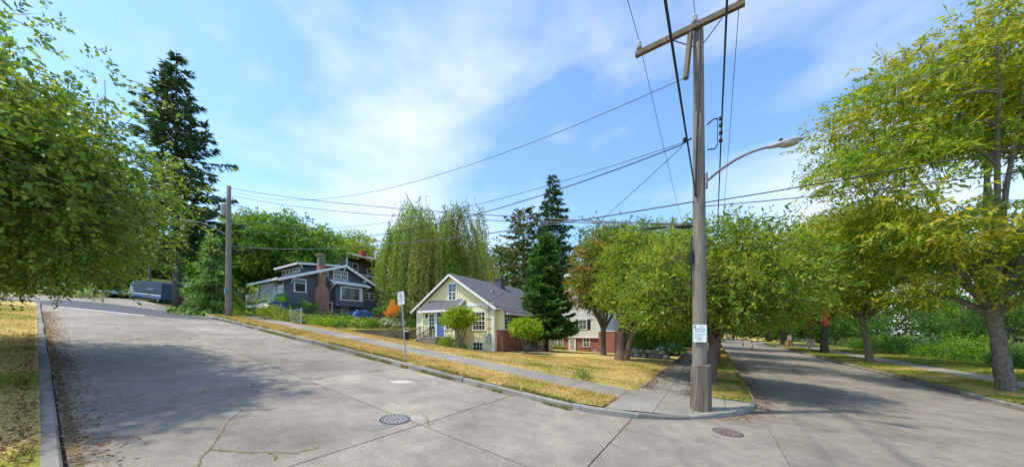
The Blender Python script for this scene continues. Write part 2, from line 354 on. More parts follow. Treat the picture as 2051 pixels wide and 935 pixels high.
street = thing('left_street', None, None); street['kind'] = 'structure'
def strip_patch(name, x0, x1, y0, y1, zf, mat, parent=None, thick=.12, step=.8, gap=0.):
    x0 += gap; x1 -= gap; y0 += gap; y1 -= gap
    nx = max(2, int(abs(x1-x0)/step)+1); ny = max(2, int(abs(y1-y0)/step)+1)
    xs = np.linspace(x0, x1, nx); ys = np.linspace(y0, y1, ny); X, Y = np.meshgrid(xs, ys); Z = zf(X, Y)
    top = np.stack([X,Y,Z],-1).reshape(-1,3); m = MB(); m.v = [tuple(p) for p in top]
    for r in range(ny-1):
        for c in range(nx-1):
            a = r*nx+c; m.f.append((a,a+1,a+nx+1,a+nx))
    ring = [(0,c) for c in range(nx)]+[(r,nx-1) for r in range(1,ny)]+[(ny-1,c) for c in range(nx-2,-1,-1)]+[(r,0) for r in range(ny-2,0,-1)]
    ids = [r*nx+c for r,c in ring]; b = len(m.v)
    m.v += [(m.v[i][0], m.v[i][1], m.v[i][2]-thick) for i in ids]; k = len(ids)
    for i in range(k): m.f.append((ids[i], b+i, b+(i+1)%k, ids[(i+1)%k]))
    return m.build(name, mat, parent, org=(0,0,0))
rz = lambda X, Y: R_(X)
bed = strip_patch('joint_bed', -56, 1.0, .18, 7.34, lambda X,Y: R_(X)-.03, M['dirt'], street, .05, 2.)
jx = [-33.6,-28.6,-23.7,-18.8,-14.0,-9.35,-4.75,-1.65]
for a, b in zip(jx[:-1], jx[1:]):
    for y0, y1 in ((.2,4.06),(4.06,7.4 if b < -2 else 8.3)):
        strip_patch('slab', a, b, y0, y1, rz, M['slab'], street, .025, .8, .011)
# slabs of the crossing
for x0,x1,y0,y1 in ((-1.65,1.12,.2,4.06),(-1.65,1.12,4.06,9.4),(-1.65,8.6,-9,.2)):
    strip_patch('slab', x0, x1, y0, y1, rz, M['slab'], street, .06, .8, .011)
strip_patch('slab', -6.3, -1.65, -9, .0, lambda X,Y: R_(X)-.02, M['slab'], street, .06, .8, .011)
rs = strip_patch('right_street', 1.12, 8.62, .2, 120, lambda X,Y: R_(X), M['asphalt'], None, .2, 1.2); rs['kind'] = 'structure'
strip_patch('verge_bed', -1.6, 1.4, 9.0, 13.5, lambda X,Y: R_(X)-.004, M['asphalt'], rs, .2, 1.)
# upper street
up = strip_patch('upper_street', -62, -33.6, -14, 7.32, lambda X,Y: R_(X)-.004, M['slab'], None, .1, 2.); up['kind'] = 'structure'
def ground_px(px, py, off=0.):
    for D in np.arange(1, 120, .05):
        p = at(px, py, D)
        if p[2] <= R_(p[0])+off: return p
    return p
def flat_poly(name, pts, mat, off, parent=None, kind=None, zf=R_):
    m = MB(); m.v = [(p[0],p[1],float(zf(p[0]))+off) for p in pts]; m.f = [tuple(range(len(pts)))]
    o = m.build(name, mat, parent, org=(0,0,0))
    if kind: o['kind'] = kind
    return o
def ribbon(name, pts, w, mat, off, parent=None, rng=None):
    m = MB(); pts = [np.array(p[:2], float) for p in pts]; k = len(pts)
    for i, p in enumerate(pts):
        d = pts[min(i+1,k-1)]-pts[max(i-1,0)]; d /= np.linalg.norm(d)+1e-9; n = np.array((-d[1], d[0])); ww = w[i] if hasattr(w,'__len__') else w
        for s in (1,-1):
            q = p+n*s*ww/2; m.v.append((q[0],q[1],float(R_(q[0]))+off))
        if i: a = 2*i-2; m.f.append((a,a+1,a+3,a+2))
    return m.build(name, mat, parent, org=(0,0,0))
dk = [ground_px(*p) for p in ((107,599),(180,604),(260,613),(330,623),(400,634),(440,640.5),(415,640),(370,638.5),(300,632),(200,622),(107,613))]
dk = [np.array((-62.,-1.6,0)), np.array((-62.,-12.,0))][:0]+dk
asph = strip_patch('dark_asphalt_bed', -47.5, -41.0, -14, 1.0, lambda X,Y: R_(X)+.002, M['asphalt_dark'], up, .02, 2.)
flat_poly('dark_asphalt', dk, M['asphalt_dark'], .006, up)
ribbon('edge_line', [ground_px(*p) for p in ((107,613.5),(160,618.5),(220,624.5),(290,632))], .22, M['white'], .010, up)
# the crack, joint weeds, patches of the near slabs
rngc = random.Random(5)
def wob(pts, n, amp):
    out = []
    for a, b in zip(pts[:-1], pts[1:]):
        for i in range(n):
            t = i/n; out.append(np.array(a[:2])*(1-t)+np.array(b[:2])*t+np.array((rngc.uniform(-amp,amp), rngc.uniform(-amp,amp))))
    out.append(np.array(pts[-1][:2])); return out
for pts, w, nm in (([(484,822),(455,846),(437,878),(418,901),(402,922),(398,940)], .035, 'crack'), ([(455,808),(484,822),(560,819)], .018, 'crack'), ([(418,903),(450,905),(500,908),(530,906),(590,909),(642,897)], .05, 'crack'), ([(540,908),(553,918),(548,926)], .05, 'crack'),
                   ([(460,776),(520,770),(600,775),(660,782)], .012, 'crack'), ([(490,766),(560,768),(640,764)], .01,'crack'), ([(845,833),(857,838),(857,853),(870,848)], .04,'crack')):
    g = wob([ground_px(*p) for p in pts], 6, .012)
    ribbon(nm, g, [w*rngc.uniform(.2,1.0) for _ in g], M['dirt'], .004, street)
flat_poly('asphalt_patch', [ground_px(*p) for p in ((738,867),(748,856),(760,849),(782,850),(800,845),(797,853),(770,860))], M['tar'], .004, street)
flat_poly('pale_patch', [ground_px(*p) for p in ((777,763),(812,761.5),(833,765),(815,768),(790,768.5))], M['pinkpatch'], .004, street)
for yy, side, x0, x1 in ((7.31,-1,-33,-4.3),(.25,1,-33,-3.5)):
    g = [np.array((x, yy+side*.03+rngc.uniform(-.02,.02))) for x in np.arange(x0,x1,.35)]; ribbon('gutter_dirt', g, [rngc.uniform(.03,.14) for _ in g], M['dirt'], .005, street)
g = [np.array((8.56+rngc.uniform(-.02,.02), y)) for y in np.arange(6,70,.5)]; ribbon('gutter_dirt', g, [rngc.uniform(.03,.16) for _ in g], M['dirt'], .005, street)
def cover(label, p, r, mt, seed):
    p = np.array(p); z = float(R_(p[0])); root = thing('manhole_cover', label, 'manhole cover', (p[0],p[1],z+.002))
    root.rotation_euler = (0, math.atan(.102 if p[0] < -.6 else .05), 0)
    m = MB(); m.lathe((0,0,0), [(r,-.06),(r,.006),(r*.9,.006),(r*.9,-.004)], 32); m.build('rim', M['iron_dark'], root, org=(0,0,0))
    m = MB(); m.lathe((0,0,0), [(r*.885,-.04),(r*.885,.007)], 32); m.build('lid', mt, root, org=(0,0,0))
    m = MB(); rr = random.Random(seed)
    for i in range(4):
        for j in range([1,7,13,19][i]):
            a = 2*PI*j/[1,7,13,19][i]+i*.3; q = r*.78*i/3
            m.lathe((q*math.cos(a), q*math.sin(a), .0), [(.022*(1+rr.uniform(-.3,.5)),.004),(.022,.0085)], 7)
    m.build('vent_holes', M['iron_dark'], root, org=(0,0,0)); root.children[-1]['kind'] = 'stuff'
cover('round pale grey perforated manhole cover in the cracked concrete slab', ground_px(791,841), .29, M['iron'], 1)
cover('round rusty brown manhole cover near the kerb corner', ground_px(1457,866), .30, M['iron_brown'], 2)

# kerbs
ARC = np.array([(-4.2,7.34),(-3.3,7.37),(-2.5,7.55),(-1.6,7.98),(-.85,8.6),(-.15,9.4),(.45,10.25),(.9,11.15),(1.1,11.9),(1.14,12.8)])
def spline(P, n=8):
    P = np.array(P, float); Q = np.vstack([2*P[0]-P[1], P, 2*P[-1]-P[-2]]); out = []
    for i in range(1, len(Q)-2):
        for t in np.linspace(0,1,n,endpoint=False):
            a,b,c,d = Q[i-1],Q[i],Q[i+1],Q[i+2]
            out.append(.5*((2*b)+(-a+c)*t+(2*a-5*b+4*c-d)*t*t+(-a+3*b-3*c+d)*t**3))
    out.append(Q[-2]); return np.array(out)
arc = spline(ARC, 8)
def kerb_run(root, pts, piece, side, rng, h=.15, w=.17):
    pts = np.array(pts, float); seg = np.linalg.norm(np.diff(pts, axis=0), axis=1); s = np.concatenate([[0], np.cumsum(seg)])
    total = s[-1]; n = max(1, int(round(total/piece)))
    for i in range(n):
        a, b = total*i/n+.006, total*(i+1)/n-.006
        ss = np.linspace(a, b, 5); P = np.stack([np.interp(ss, s, pts[:,0]), np.interp(ss, s, pts[:,1])], 1)
        m = MB(); dz0 = rng.uniform(-.018,.018); dn = rng.uniform(-.02,.02)
        for q in range(5):
            d = P[min(q+1,4)]-P[max(q-1,0)]; d /= np.linalg.norm(d); nn = np.array((-d[1], d[0]))*side
            f = P[q]+nn*dn; bk = P[q]+nn*w; z = float(R_(P[q][0])); hh = h(ss[q]) if callable(h) else h; dz = dz0+rng.uniform(-.008,.008)
            m.v += [(f[0],f[1],z-.1),(f[0]+nn[0]*.012,f[1]+nn[1]*.012,z+hh-.03+dz),(f[0]+nn[0]*.035,f[1]+nn[1]*.035,z+hh+dz),(bk[0],bk[1],z+hh+dz),(bk[0],bk[1],z-.1)]
            if q:
                a0, b0 = 5*(q-1), 5*q
                for e in range(4): m.f.append((a0+e, b0+e, b0+e+1, a0+e+1) if side < 0 else (a0+e+1, b0+e+1, b0+e, a0+e))
        m.f += [(0,1,2,3,4) if side > 0 else (4,3,2,1,0), (24,23,22,21,20) if side > 0 else (20,21,22,23,24)]
        m.build('kerb_stone', M['kerb'], root, org=(0,0,0))
kr = random.Random(3)
kerb = thing('kerb', None, None); kerb['kind'] = 'structure'
kerb_run(kerb, np.stack([np.linspace(-33.4,-4.2,60), np.full(60,7.34)],1), 2.4, 1, kr)
kerb_run(kerb, arc, 1.5, 1, kr, lambda s: .15-.055*math.exp(-((s-4.0)/1.0)**2))
kerb_run(kerb, np.stack([np.full(80,1.14), np.linspace(12.8,84,80)],1), 2.6, 1, kr)
kerb_run(kerb, np.stack([np.full(90,8.6), np.linspace(4,100,90)],1), 2.8, -1, kr)
kerb_run(kerb, np.stack([np.linspace(-41.5,-3.2,60), np.full(60,.2)],1), 2.4, -1, kr)
# pavements
def walk_z(X, Y): return K_(X)-.004
sw = thing('sidewalk', None, None); sw['kind'] = 'structure'
def panel(x0,x1,y0,y1): strip_patch('paving_panel', x0,x1,y0,y1, walk_z, M['walk'], sw, .1, .8, .006)
for i in range(24):
    x1 = -2.28-i*1.5; panel(x1-1.5, x1, 9.12, 10.6)
for i in range(46):
    y0 = 12.0+i*1.55
    for a, b in ((-2.08,-1.26),(-1.26,-.44)): panel(a, b, y0, y0+1.55)
for i in range(52): panel(11.45, 13.0, 2+i*1.75, 3.75+i*1.75)
def corner_panel(xa, xb, ytop, ybot=None):
    m = MB(); xs = np.linspace(xa+.006, xb-.006, 9)
    for i, x in enumerate(xs):
        a = np.interp(x, arc[:,0], arc[:,1]); lo = a+.2*(1 if x > -2 else 1) if ybot is None else ybot
        # offset along the arc's own normal
        j = np.argmin(abs(arc[:,0]-x)); d = arc[min(j+1,len(arc)-1)]-arc[max(j-1,0)]; d /= np.linalg.norm(d); lo = a+.13/max(d[0],.35) if ybot is None else ybot
        lo = min(lo, ytop-.02); z = float(K_(x))-.004-(.058*float(sstep(-1.5,-.7,x)*sstep(.95,.3,x)) if ybot is None else 0); zt = float(K_(x))-.004
        ys = np.linspace(lo, ytop-.006, 5)
        for k, y in enumerate(ys): m.v.append((x, y, z+(zt-z)*min(1,k/3)))
        if i:
            for k in range(4): a0 = (i-1)*5+k; m.f.append((a0, a0+5, a0+6, a0+1))
    m.build('paving_panel', M['walk'], sw, org=(0,0,0))
corner_panel(-2.28,-1.26,10.6); corner_panel(-1.26,-.44,10.6); corner_panel(-.44,.3,11.9); corner_panel(.3,1.0,11.9)
panel(-2.08,-1.26,10.6,12.0); panel(-1.26,-.44,10.6,12.0)
strip_patch('paving_bed', -2.2, 1.0, 8.2, 12.0, lambda X,Y: R_(X)-.02, M['dirt'], sw, .02, 1.)
# turf strips
def tip_warp(X, Y):
    lo = np.maximum(7.47, np.where(X > -4.3, np.interp(X, arc[:,0], arc[:,1])+.165, 0)); return lo+(Y-7.47)/(9.12-7.47)*(9.12-lo)
def turf(name, xs, ys, green, s, zoff=.0, zf=None, warp=None):
    return sheet(name, xs, ys, zf or (lambda X,Y: K_(X)+.012+.02*(fbm(X,Y,.7,s)-.5)+zoff), M['turf'], 'structure', lambda X,Y: lawn_col(X,Y,green,s), warp=warp)
turf('verge', np.arange(-34.2,-2.27,.18), np.append(np.arange(7.47,9.1,.18), 9.12), -.03, 1, warp=tip_warp)
turf('verge', np.linspace(-.44,.98,9), np.arange(11.9,84,.3), .45, 2)
turf('verge', np.linspace(8.76,11.45,10), np.arange(2,100,.4), .62, 3)
turf('verge', np.arange(-41.5,-3,.25), np.append(np.arange(-9,.0,.25), .04), .2, 4, .0)
turf('verge', np.linspace(13.0,17.5,12), np.arange(4,100,.5), .75, 6, .03, lambda X,Y: -.19-.02*np.clip(X-15,0,5))

for x0,x1,y0,y1 in ((-34.2,-4.3,7.46,9.1),(-4.3,-2.29,7.95,9.1),(-.43,.97,11.91,84)): strip_patch('verge_soil',x0,x1,y0,y1,lambda X,Y: K_(X)-.012,M['dirt'],sw,.3,1.2)
# ------------------------------------------------------------------ grass blades and litter (stuff)
def blades(name, P, col3, h, lean, rng, label, cat):
    n = len(P); a = rng.uniform(0, 2*PI, n); d = np.stack([np.cos(a), np.sin(a), np.zeros(n)], 1); hh = h*rng.uniform(.5,1.3,n)*(.5+1.1*fbm(P[:,0],P[:,1],.35,77))*1.25
    w = .010*rng.uniform(.7,1.6,n); ln = rng.normal(0, lean, (n,2))*hh[:,None]
    v0 = P-d*w[:,None]; v1 = P+d*w[:,None]; v2 = P+np.stack([ln[:,0], ln[:,1], hh],1)
    vs = np.stack([v0,v1,v2],1).reshape(-1,3); fs = np.arange(3*n).reshape(-1,3)
    tint = np.repeat(col3*rng.uniform(.85,1.25,(n,1)), 3, 0)
    o = np_mesh(name, vs, fs, M['blade'], None, 'stuff', np.clip(tint,0,.9)); tag(o, label, cat); return o
rg = np.random.default_rng(11)
def scatter(n, x0,x1,y0,y1, zf, green, s):
    x = rg.uniform(x0,x1,n); y = rg.uniform(y0,y1,n); z = zf(x,y); return np.stack([x,y,z],1), lawn_col(x,y,green,s)
P, c = scatter(46000,-34,-2.3,7.52,9.1, lambda x,y: K_(x)+.0, -.03,1); P[:,1] = tip_warp(P[:,0],P[:,1])
blades('dry_grass', P, c, .055, .8, rg, 'dry golden grass on the kerb strip beside the sloping street', 'grass')
P, c = scatter(66000,-26,-2.15,10.6,20.2, lambda x,y: lot(x,y)-.01, .1,0); k = (P[:,0] > -15-.0) | (P[:,1] < 19.9)
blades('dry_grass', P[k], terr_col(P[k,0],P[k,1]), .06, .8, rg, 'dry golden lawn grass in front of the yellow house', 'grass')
P, c = scatter(26000,-.44,.98,11.95,45, lambda x,y: K_(x), .45,2); 
blades('grass', P, c, .06, .7, rg, 'green and yellow grass under the street tree by the pole', 'grass')
P, c = scatter(38000,8.8,11.4,8,62, lambda x,y: K_(x), .62,3)
blades('grass', P, c, .06, .7, rg, 'patchy olive grass between the far kerb and its pavement', 'grass')
P, c = scatter(40000,-36,-4,-6,.0, lambda x,y: K_(x), .2,4)
blades('dry_grass', P, c, .06, .8, rg, 'patchy dry grass under the big leafy tree', 'grass')
P, c = scatter(30000,13.0,17.0,14,62, lambda x,y: -.19-.02*np.clip(x-15,0,5), .75,6)
blades('grass', P, c, .07, .7, rg, 'green mown grass in front of the hedge bushes', 'grass')
wx = rg.uniform(-33,-3,5200); wn = fbm(wx, wx*0, 1.1, 5) > .5; wx = wx[wn]; wy = 7.30+rg.normal(0,.025,len(wx)); P = np.stack([wx,wy,R_(wx)],1)
wx2 = rg.uniform(-33,-3,5200); wn = fbm(wx2, wx2*0, .9, 8) > .48; wx2 = wx2[wn]; P = np.vstack([P, np.stack([wx2, 7.49+np.abs(rg.normal(0,.03,len(wx2))), K_(wx2)],1)])
wy3 = rg.uniform(12,60,4000); P = np.vstack([P, np.stack([1.0+rg.normal(0,.03,4000), wy3, K_(np.full(4000,1.))],1), np.stack([8.76+rg.normal(0,.03,4000), wy3, K_(np.full(4000,8.7))],1)])
for x in jx[1:]:
    n = 260; yy = rg.uniform(.3,7.3,n); k = fbm(yy+x, yy*0, .8, 3) > .55; P = np.vstack([P, np.stack([x+rg.normal(0,.008,n), yy, R_(np.full(n,x))-.055],1)[k]])
blades('kerb_weeds', P, mixc(np.tile(np.array((.30,.26,.06)),(len(P),1)), np.array((.10,.16,.02)), rg.random(len(P))), .085, .7, rg, 'weeds growing along the kerbs and slab joints', 'weeds')
def litter(name, P, label, pal, sz=.06):
    n = len(P); rgl = np.random.default_rng(n); a = rgl.normal(0,1,(n,3)); a[:,2] *= .25; a /= np.linalg.norm(a,axis=1)[:,None]
    t = rgl.random((n,1)); tint = np.array(pal[0])*(1-t)+np.array(pal[1])*t
    o = leaves_mesh(name, P+np.array((0,0,.008)), a, sz*rgl.uniform(.6,1.3,n), sz*.55*rgl.uniform(.6,1.2,n), tint, M['blade'], None, rgl, flat=True); o['kind'] = 'stuff'; tag(o, label, 'leaf litter'); return o
def nrm(a): return a/(np.linalg.norm(a, axis=-1, keepdims=True)+1e-9)
def leaves_mesh(name, Cc, A, L, W, tint, mat, parent, rng, flat=False, org=(0,0,0), tri=False):
    n = len(Cc); tint = np.asarray(tint)*(1.6 if mat.name != 'grass blades' else 1.); r = rng.normal(0,1,(n,3))
    if flat: r = np.tile(np.array((0,0,1.)),(n,1))+r*.25
    B = nrm(np.cross(A, r)); Nn = np.cross(A, B); L = np.broadcast_to(L,(n,))[:,None]; W = np.broadcast_to(W,(n,))[:,None]
    if tri:
        vs = np.stack([Cc+A*L*.1+B*W*.62, Cc+A*L*.1-B*W*.62, Cc+A*L],1).reshape(-1,3)
        return np_mesh(name, vs, np.arange(3*n).reshape(-1,3), mat, parent, None, np.repeat(np.clip(tint,0,.9),3,0), org=org)
    mid = Cc+A*L*.45+Nn*W*.18
    vs = np.stack([Cc, mid+B*W*.5, Cc+A*L-Nn*L*.08, mid-B*W*.5],1).reshape(-1,3)
    return np_mesh(name, vs, np.arange(4*n).reshape(-1,4), mat, parent, None, np.repeat(np.clip(tint,0,.9),4,0), org=org)
x = rg.uniform(-34,-4,3200); y = .22+np.abs(rg.normal(0,.22,3200)); litter('fallen_leaves', np.stack([x,y,R_(x)+.0],1), 'pale tan fallen leaves in the gutter below the big leafy tree', ((.42,.36,.24),(.24,.12,.06)), .08)
x = rg.uniform(-20,-5,2600); y = -.12+rg.normal(0,.13,2600); k = y < .02; litter('fallen_leaves', np.stack([x,y,K_(x)+.01],1)[k], 'dark brown fallen leaves along the grass edge of the left kerb', ((.12,.05,.025),(.22,.10,.05)), .055)
y = rg.uniform(11.2,40,9000); x = np.where(rg.random(9000) < .5, -2.05+np.abs(rg.normal(0,.24,9000)), -.46-np.abs(rg.normal(0,.24,9000))); litter('fallen_leaves', np.stack([x,y,K_(x)],1), 'rust brown leaf litter along both edges of the shaded pavement', ((.20,.085,.035),(.09,.04,.025)), .055)
y = rg.uniform(9.6,34,4000); x = np.interp(y, arc[:,1], arc[:,0], right=1.14)+.04+np.abs(rg.normal(0,.30,4000)); litter('fallen_leaves', np.stack([x,y,R_(x)],1), 'orange brown leaf litter in the gutter round the kerb corner', ((.32,.14,.05),(.17,.08,.04)), .05)

# ------------------------------------------------------------------ vegetation generators
def rand_dir(rng, n): return nrm(rng.normal(0,1,(n,3)))
def bez(a, b, c, n):
    t = np.linspace(0,1,n)[:,None]; return (1-t)**2*a+2*t*(1-t)*b+t*t*c
def sprays(rng, base, dirs, ln, k, droop, spread=.85):
    n = len(base); side = nrm(np.cross(dirs, rng.normal(0,1,(n,3)))); s = np.linspace(.1,1,k)
    sg = np.where(np.arange(k) % 2 == 0, 1., -1.); sg[-1] = 0
    pos = base[:,None,:]+dirs[:,None,:]*(ln[:,None]*s[None,:])[...,None]
    pos[...,2] -= (droop*ln[:,None]*s[None,:]**2)
    ad = dirs[:,None,:]*.55+side[:,None,:]*(sg*spread)[None,:,None]+rng.normal(0,.25,(n,k,3)); ad[...,2] -= droop
    return pos.reshape(-1,3), nrm(ad.reshape(-1,3))
def broadleaf(name, label, cat, loc, trunk, env, n_cl, cl_r, twigs, k, leafL, leafW, pal, seed, limbs=7, bark='bark', leafmat='leaf', tr=.22, droop=.15, flat=.75, lean=(0,0), group=None, shell=4., twig_len=.45, fork=.55, extra=None, low=None, stems=False, ctf=None, tri=False):
    """trunk = height of the fork, env = list of ellipsoids (cx,cy,cz,rx,ry,rz) relative to the base"""
    rng = np.random.default_rng(seed); root = thing(name, label, cat, tuple(loc), group)
    E_ = np.array(env, float); vol = E_[:,3]*E_[:,4]*E_[:,5]; pick = rng.choice(len(E_), n_cl, p=vol/vol.sum())
    d = rand_dir(rng, n_cl); r = rng.random(n_cl)**(1/shell)*(1+rng.normal(0,.07,n_cl)); e = E_[pick]
    Cn = e[:,:3]+d*r[:,None]*e[:,3:]
    if low is not None: Cn = Cn[Cn[:,2] > low]
    if extra is not None: Cn = np.vstack([Cn, extra])
    n_cl = len(Cn); mid = E_[:,:3].mean(0)
    # wood
    m = MB(); th = trunk; fp = np.array((lean[0], lean[1], th)); tp = [np.array((0,0,-.25)), np.array((0,0,.08)), np.array((lean[0]*.2,lean[1]*.2,th*.3)), np.array((lean[0]*.6,lean[1]*.6,th*.7)), fp]
    tt = np.linspace(0,1,12); TPA = np.array(tp); m.tube(np.stack([np.interp(tt,np.linspace(0,1,5),TPA[:,c]) for c in range(3)],1)+rng.normal(0,tr*.05,(12,3))*(tt > .2)[:,None], np.interp(tt,np.linspace(0,1,5),[tr*1.5,tr*1.25,tr*.95,tr*.88,tr*.95])*rng.uniform(.93,1.07,12), 14)
    m.v = [tuple(np.array(v)+rng.normal(0,tr*.035,3)) for v in m.v]
    zt = Cn[:,2].max(); lp = []; lr = []
    order = rng.permutation(n_cl); targets = []
    for i in order:
        p = Cn[i]
        if all(np.linalg.norm(p-q) > .55*np.linalg.norm(E_[0,3:])*(7/limbs)**.5*.8 for q in targets): targets.append(p)
        if len(targets) >= limbs: break
    for i, p in enumerate(targets):
        st = fp+np.array((0,0,-th*rng.uniform(0,.12))); q = st*.45+p*.55; q[2] += .25*np.linalg.norm(p[:2]-st[:2])*rng.uniform(-.2,.8); q[:2] += rng.normal(0,.25,2)
        pts = bez(st, q, p, 9); pts[1:-1] += rng.normal(0,.05,(7,3)); rr = np.linspace(tr*fork, .018, 9); m.tube(pts, rr, 6); lp.append(pts); lr.append(rr)
    LP = np.vstack(lp); LR = np.concatenate(lr)
    for c in Cn:
        dd = np.linalg.norm(LP-c,axis=1)+np.where(LP[:,2] > c[2]+.3, .5, 0); j = np.argmin(dd); a = LP[j]
        if dd[j] < .12: continue
        q = (a+c)/2+rng.normal(0,.08,3)*dd[j]+np.array((0,0,.12*dd[j])); pts = bez(a,q,c,4); r0 = min(LR[j]*.6, .05)
        m.tube(pts, np.linspace(max(r0,.010),.006,4), 4, False)
    m.build('trunk', M[bark], root, org=(0,0,0), smooth=True)
    # leaves
    idx = np.repeat(np.arange(n_cl), twigs); n = len(idx)
    off = rng.normal(0,1,(n,3))*np.array((1,1,flat)); off *= (cl_r*rng.uniform(.45,.95,n))[:,None]/1.3
    base = Cn[idx]+off; out = nrm(Cn-mid)[idx]
    dirs = nrm(off/cl_r+out*.6+rng.normal(0,.5,(n,3))+np.array((0,0,.1-droop)))
    ln = twig_len*rng.uniform(.5,1.2,n); pos, ad = sprays(rng, base, dirs, ln, k, droop)
    ct = (ctf(Cn, rng) if ctf else rng.random(n_cl))[idx]; ct = np.clip(ct+rng.normal(0,.15,n),0,.999); pal = np.array(pal, float); f = ct*(len(pal)-1); i0 = f.astype(int); i1 = np.minimum(i0+1,len(pal)-1)
    tint = pal[i0]+(pal[i1]-pal[i0])*(f-i0)[:,None]; tint = np.repeat(tint, k, 0)*rng.uniform(.78,1.25,(n*k,1))
    nl = n*k; LL = leafL*np.clip(rng.lognormal(-.06,.30,nl),.4,1.7); WW = leafW*np.clip(rng.lognormal(-.06,.28,nl),.4,1.6)
    if stems:
        pos = np.vstack([pos, base]); ad = np.vstack([ad, dirs]); LL = np.concatenate([LL, ln]); WW = np.concatenate([WW, np.full(n,.014)]); tint = np.vstack([tint, np.tile(np.array((.075,.058,.035)),(n,1))])
    leaves_mesh('crown', pos, ad, LL, WW, tint, M[leafmat], root, rng, tri=tri)
    return root
def conifer(name, label, loc, h, rad, seed, pal, levels=26, per=7, droop=.35, upturn=.1, base_z=.12, tr=.22, leafL=.28, leafW=.10, dens=9, prof=1., group=None, bark='bark_dark', lean=0., sag=0., ragged=.25, sp=.5):
    rng = np.random.default_rng(seed); root = thing(name, label, 'conifer tree', tuple(loc), group)
    m = MB(); tp = [np.array((lean*(t**2)*h,0,t*h-(.25 if t == 0 else 0))) for t in np.linspace(0,1,9)]; m.tube(tp, np.linspace(tr,.02,9), 8)
    PO, AD, TI = [], [], []; pal = np.array(pal, float)
    for i in range(levels):
        t = base_z+(1-base_z)*(i+rng.uniform(-.3,.3))/levels; t = min(t,.985); z = t*h
        for j in range(per):
            a = rng.uniform(0,2*PI); q = ((1-t)/(1-base_z))**prof; L = (rad*q*(1+.15*math.sin(i*1.7))+.12)*rng.uniform(1-ragged*1.6,1+ragged)
            if L < .08: continue
            d = np.array((math.cos(a),math.sin(a),0)); st = np.array((lean*t*t*h,0,z)); ns = max(3,int(L*dens*.35)+2)
            s = np.linspace(0,1,ns); pts = st+d*(s*L)[:,None]; pts[:,2] += -droop*L*s+upturn*L*s**2
            m.tube(pts[::max(1,(ns-1)//3)], np.linspace(max(.008,.025*q+.01),.006,len(pts[::max(1,(ns-1)//3)])), 4, False)
            k = max(4,int(L*dens)); ss = rng.uniform(.12,1.02,k)**.8; p = np.stack([np.interp(ss,s,pts[:,c]) for c in range(3)],1)
            side = np.array((-d[1],d[0],0)); sg = rng.choice((-1,1),k); w = (1.05-ss)*L*sp*.5+.10
            kk = 3
            for e in range(kk):
                lat = sg*w*rng.random(k)*.9; pp = p+side*lat[:,None]; pp[:,2] += -abs(lat)*(.25+sag)-rng.random(k)*sag*.5+rng.normal(0,.04,k)
                ad = nrm(d*.8+side*(sg*.55)[:,None]+rng.normal(0,.28,(k,3))+np.array((0,0,-sag*1.2)))
                PO.append(pp); AD.append(ad); f = np.clip(rng.random(k)*.6+.4*rng.random(),0,.999)*(len(pal)-1); i0 = f.astype(int)
                TI.append((pal[i0]+(pal[np.minimum(i0+1,len(pal)-1)]-pal[i0])*(f-i0)[:,None])*rng.uniform(.75,1.25,(k,1)))
    m.build('trunk', M[bark], root, org=(0,0,0), smooth=True)
    PO, AD, TI = np.vstack(PO), np.vstack(AD), np.vstack(TI); n = len(PO)
    leaves_mesh('crown', PO, AD, leafL*rng.uniform(.7,1.4,n), leafW*rng.uniform(.7,1.3,n), TI, M['needle'], root, rng, flat=False)
    return root
def shrub(name, label, loc, r, seed, pal, n_cl=26, cl_r=.28, twigs=8, k=5, leafL=.12, leafW=.06, cat='bush', group=None, leafmat='leaf', flowers=None, stems=6, flat=.9):
    rng = np.random.default_rng(seed); root = thing(name, label, cat, tuple(loc), group); r = np.array(r, float)
    d = rand_dir(rng, n_cl); d[:,2] = np.abs(d[:,2])*1.0-.12; rr = rng.random(n_cl)**.35; C0 = d*rr[:,None]*r*np.array((1,1,1.)); C0[:,2] += r[2]*.28
    C0[:,2] = np.maximum(C0[:,2], cl_r*.3)
    m = MB()
    for c in C0[rng.permutation(n_cl)[:stems]]: m.tube(bez(np.array((rng.uniform(-.1,.1)*r[0],rng.uniform(-.1,.1)*r[1],-.1)), c*np.array((.35,.35,.6)), c, 5), np.linspace(.03,.008,5), 5)
    m.build('stems', M['bark'], root, org=(0,0,0))
    idx = np.repeat(np.arange(n_cl), twigs); n = len(idx); off = rng.normal(0,1,(n,3))*cl_r*.6*np.array((1,1,flat)); base = C0[idx]+off
    dirs = nrm(off/cl_r+nrm(C0)[idx]*.7+rng.normal(0,.4,(n,3))+np.array((0,0,.25))); pos, ad = sprays(rng, base, dirs, .22*rng.uniform(.5,1.3,n)*max(1,cl_r/.3), k, .1)
    pos[:,2] = np.maximum(pos[:,2], .02)
    pal = np.array(pal, float); t = np.clip(rng.random(n_cl)[idx]+rng.normal(0,.15,n),0,1)[:,None]; tint = np.repeat(pal[0]*(1-t)+pal[1]*t, k, 0)*rng.uniform(.78,1.25,(n*k,1))
    leaves_mesh('foliage', pos, ad, leafL*rng.uniform(.7,1.3,n*k), leafW*rng.uniform(.7,1.2,n*k), tint, M[leafmat], root, rng)
    if flowers:
        fc, nf, fs = flowers; d = rand_dir(rng, nf); d[:,2] = np.abs(d[:,2]); P = d*r*rng.uniform(.85,1.08,(nf,1)); P[:,2] += r[2]*.25
        kf = 9; pp = np.repeat(P,kf,0)+rng.normal(0,fs*.5,(nf*kf,3)); ad = rand_dir(rng, nf*kf); ad[:,2] = np.abs(ad[:,2])
        leaves_mesh('blossoms', pp, ad, np.full(nf*kf,fs), np.full(nf*kf,fs*.8), np.array(fc)*rng.uniform(.8,1.1,(nf*kf,1)), M['leaf'], root, rng)
    return root
